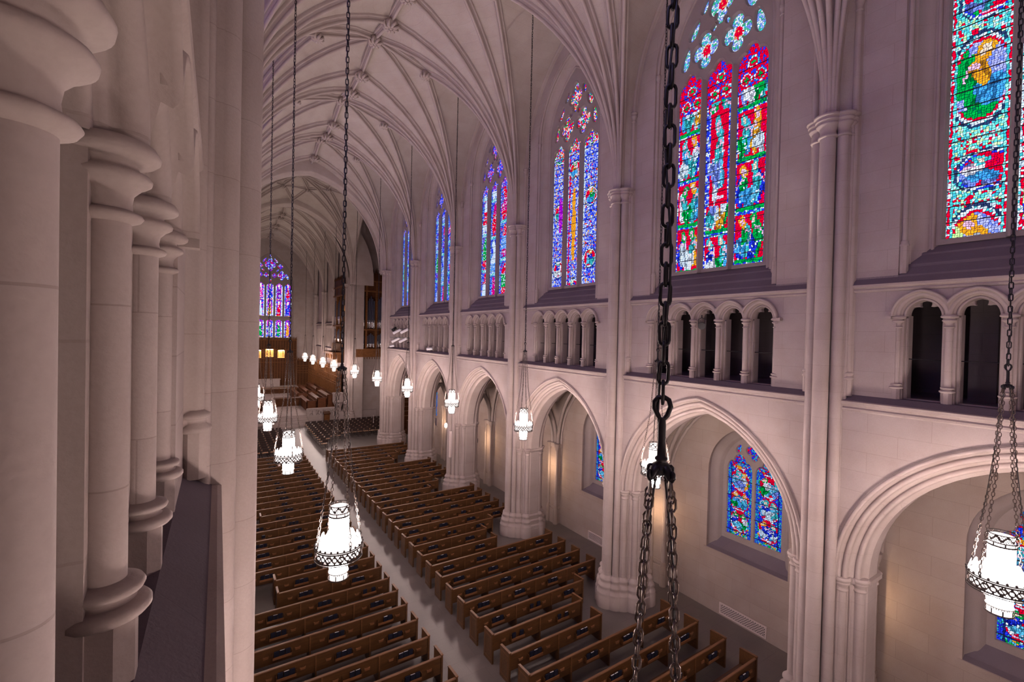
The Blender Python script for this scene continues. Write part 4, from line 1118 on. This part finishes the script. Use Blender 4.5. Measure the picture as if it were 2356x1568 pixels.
for b_ in allb[:300]:
    y, x, sd, i, j, kd, q_, h_ = b_
    o = link('hymnal', BK[kd], None, (x, y-.045-.012*h_, .517), 0); o.rotation_euler = (R(-9), 0, 0)
    o.rotation_euler = (R(6), 0, R(4*(h_-.5)))
    pos = ('left', 'middle', 'right')[q_]
    what = 'pale edged hymnal' if kd == 'pale' else 'navy hymnal'
    tag(o, '%s, %s in %s rack from aisle, %s block, %s pew row' % (what, pos, ordinal[j], sd, ordinal[i]), 'book', 'hymnals in the pew racks')
mb = MB()
for b_ in allb[300:]:
    y, x, sd, i, j, kd, q_, h_ = b_; mb.box(x-.057, x+.057, y-.065, y-.03, .517, .715, 'book')
    if kd == 'pale': mb.box(x-.05, x+.05, y-.062, y-.033, .715, .717, 'pages')
o = mb.build('hymnals'); o['kind'] = 'stuff'; tag(o, 'dark navy hymnals standing in the racks of the distant pews', 'books')

# ------------------------------------------------------------------ loose chairs on the open floor of the crossing
def chair_parts():
    s = MB(); s.box(-.215, .215, -.2, .22, .43, .455, 'rush'); s.box(-.225, .225, -.21, -.19, .42, .46, 'chairwood')
    b = MB(); b.rows([[(x, -.215-.02*math.cos(x*4), z) for x in (-.2, -.1, 0, .1, .2)] for z in (.62, .84)], 'chairwood'); b.box(-.2, .2, -.24, -.225, .60, .85, 'chairwood')
    b.box(-.16, .16, -.30, -.24, .50, .52, 'chairwood')
    f = MB()
    for x in (-.2, .2):
        f.box(x-.017, x+.017, -.235, -.20, 0, .86, 'chairwood'); f.box(x-.017, x+.017, .18, .215, 0, .44, 'chairwood'); f.box(x-.01, x+.01, -.2, .2, .2, .225, 'chairwood')
    f.box(-.2, .2, -.225, -.205, .2, .225, 'chairwood')
    return [('seat', s.mesh('seat')), ('backrest', b.mesh('backrest')), ('frame', f.mesh('frame'))]
CP = chair_parts(); nc = 0
def chair(x, y, label, group):
    e_ = empty('chair', (x, y, 0), R(4*(hsh(x, y)-.5))); tag(e_, label, 'chair', group)
    for nm, me in CP: link(nm, me, e_)
def colw(i): return ordinal[i]
for r_ in range(11):
    y = 39.9+.86*r_
    for c_ in range(15):
        if r_ < 4 and c_ >= (1, 1, 2, 4)[r_]: continue
        chair(7.55+.545*c_, y, 'dark rush seated chair, right group, row %s from pews, %s from aisle' % (colw(r_), colw(c_)), 'dark chairs right of the aisle')
    for c_ in range(6):
        if r_ > 9: continue
        chair(4.75-.545*c_, y-1.0, 'dark rush seated chair, left group, row %s from pews, %s from aisle' % (colw(r_), colw(c_)), 'dark chairs left of the aisle')

# ------------------------------------------------------------------ wall fittings
GR = None
def grille():
    fr = MB()
    for y0, y1, z0, z1 in ((-.83, .83, .0, .035), (-.83, .83, .365, .40), (-.83, -.795, 0, .4), (.795, .83, 0, .4)): fr.box(-.035, 0, y0, y1, z0, z1, 'grille')
    lt = MB(); n = 19
    for i in range(-4, n+4):
        for sg in (-1, 1):
            y0 = -.8+1.6*i/n; y1 = y0+sg*.33
            ya, yb = y0, y1; za, zb = .035, .365
            def cl(y, z): return y, z
            if min(ya, yb) < -.8 or max(ya, yb) > .8:
                lim = -.8 if min(ya, yb) < -.8 else .8
                if (ya < -.8 and yb < -.8) or (ya > .8 and yb > .8): continue
                t_ = (lim-ya)/(yb-ya); zc_ = za+(zb-za)*t_
                if abs(ya) > .8: ya, za = lim, zc_
                else: yb, zb = lim, zc_
            c = Vector((-.02, (ya+yb)/2, (za+zb)/2)); d = Vector((0, yb-ya, zb-za)); L = d.length/2; d.normalize()
            lt.obox(c, (.005, 0, 0), d*L, Vector((0, -d.z, d.y))*.011, 'grille')
    bk_ = MB(); bk_.box(-.008, -.002, -.8, .8, .02, .38, 'hole')  # flat dark sheet, the shade behind the lattice put into its colour
    return [('frame', fr.mesh('frame')), ('lattice', lt.mesh('lattice')), ('duct_shade_sheet', bk_.mesh('duct_shade_sheet'))]
GP = grille()
glab = ['white lattice floor grille low on the aisle wall beneath the nearest full window', 'pale lattice grille low on the aisle wall beside the second pier foot', 'small lattice grille low on the aisle wall seen behind the third pier', 'distant pale lattice grille low on the aisle wall', 'farthest lattice grille low on the aisle wall']
for k in range(0, 5):
    e_ = empty('wall_grille', (15.2, bayc(k), .07)); tag(e_, glab[k], 'vent', 'lattice grilles of the right aisle')
    for nm, me in GP: link(nm, me, e_)
# spotlights of the triforium
def can(mb, p, d, L, r, m, mi='blk'):
    p = Vector(p); d = Vector(d).normalized(); mb.tube([p-d*L/2, p-d*L*.45, p+d*L*.3, p+d*L/2], [r*.6, r, r, r*1.08], m, 14); 
    mb.tube([p+d*L*.5, p+d*L*.502], [r*.95, r*.93], mi, 14)
def spot(name, p, d, L, r, m, label, hang, grp=None):
    e_ = empty(name, p); mb = MB(); can(mb, (0, 0, 0), d, L, r, m); mb.build('lamp_housing', e_)
    y = MB(); y.tube([(0, -r*1.1, 0), (0, -r*1.1, hang*.6), (0, 0, hang*.75), (0, r*1.1, hang*.6), (0, r*1.1, 0)], .012, m if m == 'blk' else 'grille', 6); y.tube([(0, 0, hang*.75), (.0, 0, hang)], .02, 'blk', 6); y.build('yoke', e_)
    tag(e_, label, 'spotlight', grp); return e_
spot('spotlight', (12.42, 8.43, 10.28), (-.75, -.55, -.15), .30, .10, 'blk', 'black spotlight hung in the middle triforium arch behind the big chain', .32)
spot('spotlight', (12.3, 36.9, 10.15), (-.7, -.6, -.5), .42, .13, 'blk', 'black spotlight hung highest in the far triforium beside the white spotlights', .4, 'far triforium spotlights')
for i, (y, z, lb) in enumerate(((35.7, 9.95, 'long white spotlight, upper left of four on the far triforium'), (33.9, 10.0, 'white spotlight, upper right of four on the far triforium, by the pier'), (36.0, 9.25, 'long white spotlight, lower left of four on the far triforium'), (34.2, 9.28, 'white spotlight, lower right of four on the far triforium'))):
    spot('spotlight', (12.15, y, z), (-.55, .65, -.4), .75, .10, 'white', lb, .16, 'far triforium spotlights')
spot('spotlight', (12.30, 37.4, 8.72), (-.5, .4, -.1), .4, .08, 'white', 'white spotlight standing on the far triforium ledge', -.14)
spot('spotlight', (12.30, 29.3, 8.78), (-.6, .7, -.1), .42, .09, 'white', 'single white spotlight standing on the triforium ledge between two piers', -.2)
mb = MB(); mb.tube([(12.3, 33.2, 10.14), (12.3, 38.0, 10.14)], .03, 'blk', 8); mb.tube([(12.3, 33.2, 9.44), (12.3, 38.0, 9.44)], .03, 'blk', 8)
tag(mb.build('lighting_rail'), 'black pipe rails across the far triforium carrying white spotlights', 'rail')
mb = MB(); mb.box(11.93, 12.05, 25.0, 25.12, 2.3, 3.9, 'grille')
e_ = mb.build('column_loudspeaker'); tag(e_, 'slim pale column loudspeaker fixed upright to the fourth pier from the right', 'loudspeaker')
mb = MB(); mb.lathe(0, 0, [(.02, -.16), (.09, -.13), (.10, .05), (.06, .14)], 'bulb', 14); mb.tube([(0, 0, .14), (0, 0, .22), (.25, 0, .25)], .015, 'iron', 6)
o = empty('wall_lamp', (14.9, 32.0, 2.75)); link('shade', mb.mesh('shade'), o); tag(o, 'small glowing wall lamp under the far aisle window', 'lamp')
# ------------------------------------------------------------------ warm sconces on the aisle side of the piers
for k in range(-1, 6):
    o = empty('aisle_sconce', (14.10, P0+B*k, 3.0))
    mb = MB(); mb.lathe(0, 0, [(.03, -.10), (.06, -.07), (.065, .05), (.03, .09)], 'warm', 12); link('glass_shade', mb.mesh('glass_shade'), o)
    mb = MB(); mb.tube([(-.02, 0, -.12), (0, 0, -.16), (-.2, 0, -.16)], .014, 'iron', 6); mb.lathe(0, 0, [(.02, -.16), (.06, -.12), (.04, -.10)], 'iron', 10); mb.lathe(0, 0, [(.10, -.13), (.11, 0), (.10, .15)], 'iron', 12, a0=R(70), a1=R(290), caps=False); link('bracket', mb.mesh('bracket'), o)
    tag(o, 'small warm sconce behind a right wall pier, %s from the near end' % ordinal[k+1], 'lamp', 'aisle sconces')

# ------------------------------------------------------------------ parapets and lectern at the chancel step
def parapet(x0, x1, label):
    o = empty('stone_parapet', ((x0+x1)/2, 52.3, 0)); L = (x1-x0)/2
    holes = []
    n = 4; w_ = 2*L/n
    for i in range(n):
        c = -L+w_*(i+.5)
        for a_ in (60, 120, 240, 300): holes.append(dagger(c+.17*math.cos(R(a_)), 1.02+.17*math.sin(R(a_))*.9, .13, .05, R(a_)))
        holes += [dagger(c+.3, 1.02, .07, .13, 0), ] if i < n-1 else []
    me = plate([(-L, 0), (L, 0), (L, 1.38), (-L, 1.38)], holes, -.08, .08, 'marble', .012, 'pierced_panel', 'xz'); link('pierced_panel', me, o)
    mb = MB(); mb.box(-L-.05, L+.05, -.16, .16, 1.38, 1.5, 'marble'); mb.box(-L-.03, L+.03, -.13, .13, 1.34, 1.38, 'marble'); link('coping', mb.mesh('coping'), o)
    mb = MB(); mb.box(-L-.03, L+.03, -.13, .13, 0, .3, 'marble'); link('plinth', mb.mesh('plinth'), o)
    for s in (-1, 1):
        mb = MB(); mb.box(s*L-.13, s*L+.13, -.15, .15, 0, 1.46, 'marble'); link('post', mb.mesh('post'), o)
    tag(o, label, 'parapet')
parapet(8.15, 10.85, 'pierced pale stone parapet before the right choir stalls')
parapet(1.5, 4.2, 'pierced pale stone parapet before the left choir stalls')
o = empty('lectern', (9.95, 51.6, 0))
mb = MB(); mb.box(-.28, .28, -.2, .2, 0, .95, 'carved'); link('body', mb.mesh('body'), o)
mb = MB(); mb.obox((0, -.02, 1.02), (.33, 0, 0), (0, .26, .10), (0, -.02, .05), 'carvedd'); link('sloped_top', mb.mesh('sloped_top'), o)
tag(o, 'small brown wooden lectern standing against the right pierced parapet', 'lectern')
o = empty('pulpit', (11.5, 53.4, .9))
mb = MB(); mb.lathe(0, 0, [(.35, 0), (.3, .3), (.55, .9), (.62, 1.0), (.62, 1.9)], 'marble', 8, smooth=False); link('drum', mb.mesh('drum'), o)
mb = MB(); mb.lathe(0, 0, [(.68, 1.9), (.7, 2.0), (.6, 2.02)], 'marble', 8, smooth=False, caps=False); link('rim', mb.mesh('rim'), o)
tag(o, 'pale stone pulpit beside the chancel pier and right choir stalls', 'pulpit')
# stand among the chairs
mb = MB(); mb.lathe(13.2, 45.5, [(.18, 0), (.18, .03), (.025, .05), (.025, 1.5)], 'grille', 10); o = mb.build('floor_stand'); tag(o, 'slender pale metal floor stand among the right group of chairs', 'stand')
# altar table on the chancel floor
o = empty('altar_table', (6.9, 58.6, .9))
mb = MB(); mb.box(-1.25, 1.25, -.45, .45, .08, .93, 'carvedd'); 
for i in range(7): mb.box(-1.2+i*.4-.02, -1.2+i*.4+.02, -.47, -.45, .1, .9, 'carvedd')
link('frontal', mb.mesh('frontal'), o)
mb = MB(); mb.box(-1.4, 1.4, -.55, .55, .93, 1.02, 'carvedd'); link('table_top', mb.mesh('table_top'), o)
mb = MB(); mb.box(-1.3, 1.3, -.5, .5, 0, .08, 'marble'); link('plinth', mb.mesh('plinth'), o)
tag(o, 'dark wooden altar table in the middle of the chancel floor', 'altar')
# ------------------------------------------------------------------ choir stalls
def stall(x, y0, y1, z, sx, label, depth=.95):
    o = empty('choir_stall', (x, y0, z), 0, sx); L = y1-y0
    mb = MB(); mb.box(0, .06, 0, L, 0, 1.02, 'stall')
    for i in range(int(L/.7)+1): mb.box(-.02, 0, i*.7, i*.7+.05, .05, .95, 'stall')
    link('desk_front', mb.mesh('desk_front'), o)
    mb = MB(); mb.obox((.16, L/2, 1.03), (.20, 0, .05), (0, L/2, 0), (-.01, 0, .02), 'stall'); link('book_desk', mb.mesh('book_desk'), o)
    mb = MB(); mb.box(.5, .92, .05, L-.05, .40, .45, 'stall'); link('seat', mb.mesh('seat'), o)
    mb = MB(); mb.box(.92, .98, 0, L, 0, 1.0, 'stall'); link('backrest', mb.mesh('backrest'), o)
    for yy in (0, L-.07):
        mb = MB(); mb.box(-.03, 1.0, yy, yy+.07, 0, 1.12, 'stall'); mb.box(-.05, .3, yy-.02, yy+.09, 1.12, 1.18, 'stall'); link('bench_end', mb.mesh('bench_end'), o)
    mb = MB(); mb.box(0, .98, .0, L, -.9 if z > 1 else 0, 0.02, 'stall'); link('platform', mb.mesh('platform'), o)
    tag(o, label, 'choir stall', 'tiered choir stalls')
tn = ('lowest', 'middle', 'highest')
for sx, X, sd in ((1, lambda x: x, 'right'), (-1, lambda x: 2*AX-x, 'left')):
    for t_ in range(3):
        stall(X(8.35+1.08*t_), 54.3, 60.2, .9+.28*t_, sx, '%s tier of the near choir stalls on the %s' % (tn[t_], sd))
        stall(X(8.35+1.08*t_), 61.3, 68.5, .9+.28*t_, sx, '%s tier of the far choir stalls on the %s' % (tn[t_], sd))
# carved screens behind the stalls
def screen(name, p0, p1, z0, z1, label, cat='panelling', mm='carved', step=.42, crest=True, thick=.12):
    p0, p1 = Vector((*p0, 0)), Vector((*p1, 0)); d = p1-p0; L = d.length; ang = math.atan2(d.y, d.x)
    o = empty(name, (p0.x, p0.y, z0), ang); H = z1-z0
    mb = MB(); mb.box(0, L, 0, thick, 0, H, 'carvedd'); link('panel', mb.mesh('panel'), o)  # darker oak puts shade into the gaps between the buttresses
    mb = MB(); n = max(1, round(L/step))
    for i in range(n+1):
        x = L*i/n; mb.box(x-.035, x+.035, -.13 if i % 3 == 0 else -.08, 0, 0, H+.05, mm)
        if crest: mb.lathe(x, -.035, [(.06, H+.05), (.07, H+.12), (.03, H+.2), (.04, H+.3), (.0, H+.62)], mm, 6, caps=False)
    link('buttress', mb.mesh('buttress'), o)
    mb = MB()
    for zz in (.5, H*.55, H*.62, H*.8, H-.06): mb.box(0, L, -.09, 0, zz-.04, zz+.04, mm)
    for i in range(n):
        x = L*(i+.5)/n; w_ = L/n*.42
        a_ = arch(w_, w_*1.3, H*.80-.5, 0, 5); mb.tube([(x+u, -.03, z) for u, z in a_], .03, mm, 5)
        mb.tube([(x, -.03, H*.82), (x, -.03, H-.1)], .025, 'carvedd', 5)
        if crest: mb.prism([(x-w_*.8, H), (x, H+.42), (x+w_*.8, H)], -.03, .02, mm, 'xz')
    link('tracery', mb.mesh('tracery'), o)
    tag(o, label, cat); return o
screen('carved_screen', (11.9, 68.6), (11.9, 54.4), 1.4, 5.3, 'tall carved oak screen with pinnacles behind the right choir stalls')
o = screen('carved_screen', (2*AX-11.9, 54.4), (2*AX-11.9, 68.6), 1.4, 5.3, 'tall carved oak screen with pinnacles behind the left choir stalls')
screen('carved_screen', (11.9, 76.0), (11.9, 69.4), .9, 4.9, 'carved oak screen beside the high altar on the right')
screen('carved_screen', (2*AX-11.9, 69.4), (2*AX-11.9, 76.0), .9, 4.9, 'carved oak screen beside the high altar on the left')
screen('carved_screen', (10.25, 76.35), (12.0, 76.35), .9, 5.3, 'plain carved oak panelling in the far right corner below the pale wall')
screen('carved_screen', (.3, 76.35), (2.4, 76.35), .9, 5.3, 'plain carved oak panelling in the far left corner below the pale wall')
# reredos
o = screen('reredos', (2.82, 76.3), (10.12, 76.3), .9, 8.35, 'towering carved oak reredos beneath the great far window', 'reredos', 'carved', .365, True, .2)
for i, cx in enumerate((2.1, 3.65, 5.2)):
    w_ = .46 if i != 1 else .52; z0_ = 4.85 if i != 1 else 5.0
    mb = MB(); mb.box(cx-w_, cx+w_, -.22, -.10, z0_-.1, z0_, 'gold'); mb.box(cx-w_, cx+w_, -.10, -.09, z0_, z0_+1.05, 'gold')
    for q_ in range(4):
        x = cx-w_*.75+q_*w_*.5; mb.lathe(x, -.15, [(.07, z0_), (.08, z0_+.3), (.06, z0_+.6), (.03, z0_+.66), (.055, z0_+.72), (.05, z0_+.80), (.0, z0_+.86)], 'gold', 8)
    nch = link('gilded_niche', mb.mesh('gilded_niche'), o)
    mb = MB(); mb.box(cx-w_-.05, cx+w_+.05, -.4, -.05, z0_+1.05, z0_+1.15, 'carved')
    for q_ in range(5): mb.lathe(cx-w_+q_*w_/2, -.36, [(.05, z0_+1.1), (.06, z0_+1.2), (.0, z0_+1.6)], 'carved', 6, caps=False)
    link('canopy', mb.mesh('canopy'), nch)
    mb = MB(); mb.tube([(cx-w_*.8, -.34, z0_+1.03), (cx+w_*.8, -.34, z0_+1.03)], .010, 'warm', 8); link('niche_lamp', mb.mesh('niche_lamp'), nch)
# high altar and its steps
o = empty('high_altar', (AX, 75.2, 1.5)); mb = MB(); mb.box(-1.6, 1.6, -.4, .4, 0, 1.0, 'marble'); link('block', mb.mesh('block'), o)
mb = MB(); mb.box(-1.7, 1.7, -.5, .5, 1.0, 1.1, 'marble'); link('slab', mb.mesh('slab'), o); tag(o, 'pale stone high altar before the reredos', 'altar')
mb = MB()
for i in range(4): mb.box(2.2, 10.1, 71.2+i*.6, 75.8, .9+.15*i, 1.05+.15*i, 'carvedd' if i < 3 else 'marble')
tag(mb.build('altar_steps'), 'brown steps rising to the high altar', 'steps')
mb = MB(); mb.tube([(3.0, 70.6, 1.75), (9.4, 70.6, 1.75)], .05, 'carved', 8)
for i in range(7): mb.tube([(3.0+i*1.066, 70.6, .9), (3.0+i*1.066, 70.6, 1.75)], .03, 'carved', 6)
tag(mb.build('altar_rail'), 'thin wooden altar rail across the chancel before the brown steps', 'rail')
# ------------------------------------------------------------------ organ cases
def organ(loc, rz, W, H, label, sx=1, overhang=True):
    o = empty('organ_case', loc, rz, sx)
    mb = MB(); mb.box(-W/2, W/2, .5, .62, 0, H, 'carvedd'); mb.box(-W/2, W/2, -.15, .6, 0, .9, 'carved'); mb.box(-W/2, W/2, .0, .6, H*.78, H, 'carvedd'); link('case', mb.mesh('case'), o)
    mb = MB()
    for x in (-W/2, -W/6+.0, W/6, W/2): mb.box(x-.1, x+.1, -.05, .55, .9, H*.9, 'carved'); mb.lathe(x, .1, [(.12, H*.9), (.14, H*.93), (.05, H*.97), (.0, H*1.07)], 'carvedd', 6)
    link('post', mb.mesh('post'), o)
    mb = MB()
    for zz in (.9, 3.1, H*.78, H*.9): mb.box(-W/2-.05, W/2+.05, -.12, .1, zz-.08, zz+.08, 'carved')
    for i in range(12): mb.lathe(-W/2+W*(i+.5)/12, -.08, [(.03, -.02), (.06, -.10), (.0, -.3)], 'carved', 6, caps=False); mb.lathe(-W/2+W*(i+.5)/12, .0, [(.07, H), (.09, H+.1), (.0, H+.5)], 'carvedd', 6, caps=False)
    link('cornice', mb.mesh('cornice'), o)
    for bayi in range(3):
        c0 = -W/3+bayi*W/3; n = 5
        for i in range(n):
            x = c0+(i-(n-1)/2)*(W/3-.25)/n; r_ = (W/3-.25)/n*.45; top = H*.72-abs(i-2)*.25
            mb = MB(); mb.lathe(x, .2, [(r_, 3.95), (r_, top)], 'pipe', 12); po = link('pipe', mb.mesh('pipe'), o); mb = MB(); mb.lathe(x, .2, [(r_*.25, 3.25), (r_*.9, 3.95)], 'pipefoot', 12, caps=False); mb.box(x-r_*.4, x+r_*.4, .2-r_-.01, .2-r_+.01, 4.0, 4.2, 'pipefoot'); link('pipe_foot', mb.mesh('pipe_foot'), po)
            mb = MB(); mb.lathe(x, .15, [(r_*.25, 1.1), (r_*.8, 1.5)], 'pipefoot', 12, caps=False); mb.lathe(x, .15, [(r_*.8, 1.5), (r_*.8, 2.7-abs(i-2)*.15)], 'pipe', 12); link('small_pipe', mb.mesh('small_pipe'), o)
    tag(o, label, 'organ', 'carved organ cases with grey pipes')
organ((14.65, 52.0, 7.0), 0, 3.4, 9.6, 'tall organ case with grey pipes in the right transept, above a plain wall')
organ((2*AX-14.65, 52.0, 7.0), 0, 3.4, 9.6, 'tall organ case with grey pipes in the left transept')
organ((12.2, 57.4, 7.44), R(-90), 6.0, 8.6, 'tall organ case with grey pipes over the right choir stalls, beyond the chancel pier')
organ((2*AX-12.2, 57.4, 7.44), R(90), 6.0, 8.6, 'tall organ case with grey pipes over the left choir stalls')
for sx, X, sd in ((1, lambda x: x, 'right'), (-1, lambda x: 2*AX-x, 'left')):
    mb = MB()
    for i in range(5): mb.box(min(X(11.2), X(12.3)), max(X(11.2), X(12.3)), 55.4+i*1.0-.1, 55.4+i*1.0+.1, 6.6, 7.4, 'carved')
    mb.box(min(X(11.1), X(12.6)), max(X(11.1), X(12.6)), 54.6, 60.2, 7.15, 7.42, 'carved'); mb.box(min(X(11.6), X(12.6)), max(X(11.6), X(12.6)), 54.8, 60.0, 6.2, 7.15, 'carved')
    tag(mb.build('organ_gallery'), 'carved oak gallery bracketed out beneath the %s chancel organ case' % sd, 'gallery')
# stepped wooden seating seen through the last arch of the right aisle
for i in range(6):
    o = empty('tiered_bench', (17.1, 41.2+i*.95, .3*i)); mb = MB(); mb.box(-1.6, 2.6, 0, .08, 0, 1.0, 'carvedd'); link('backrest', mb.mesh('backrest'), o)
    mb = MB(); mb.box(-1.6, 2.6, -.03, .12, 1.0, 1.05, 'pewcap'); link('cap_rail', mb.mesh('cap_rail'), o)
    mb = MB(); mb.box(-1.6, 2.6, .08, .95, -.3*i if i else 0, .03, 'carvedd'); link('platform', mb.mesh('platform'), o)
    tag(o, 'dark wooden tiered bench through the last right arch, %s row upward' % ordinal[i], 'bench', 'tiered wooden benches')
mb = MB(); mb.box(15.3, 18.5, 47.1, 47.4, 0, 6.5, 'carvedd'); tag(mb.build('wooden_screen'), 'dark wooden screen wall behind the tiered benches through the last arch', 'screen')
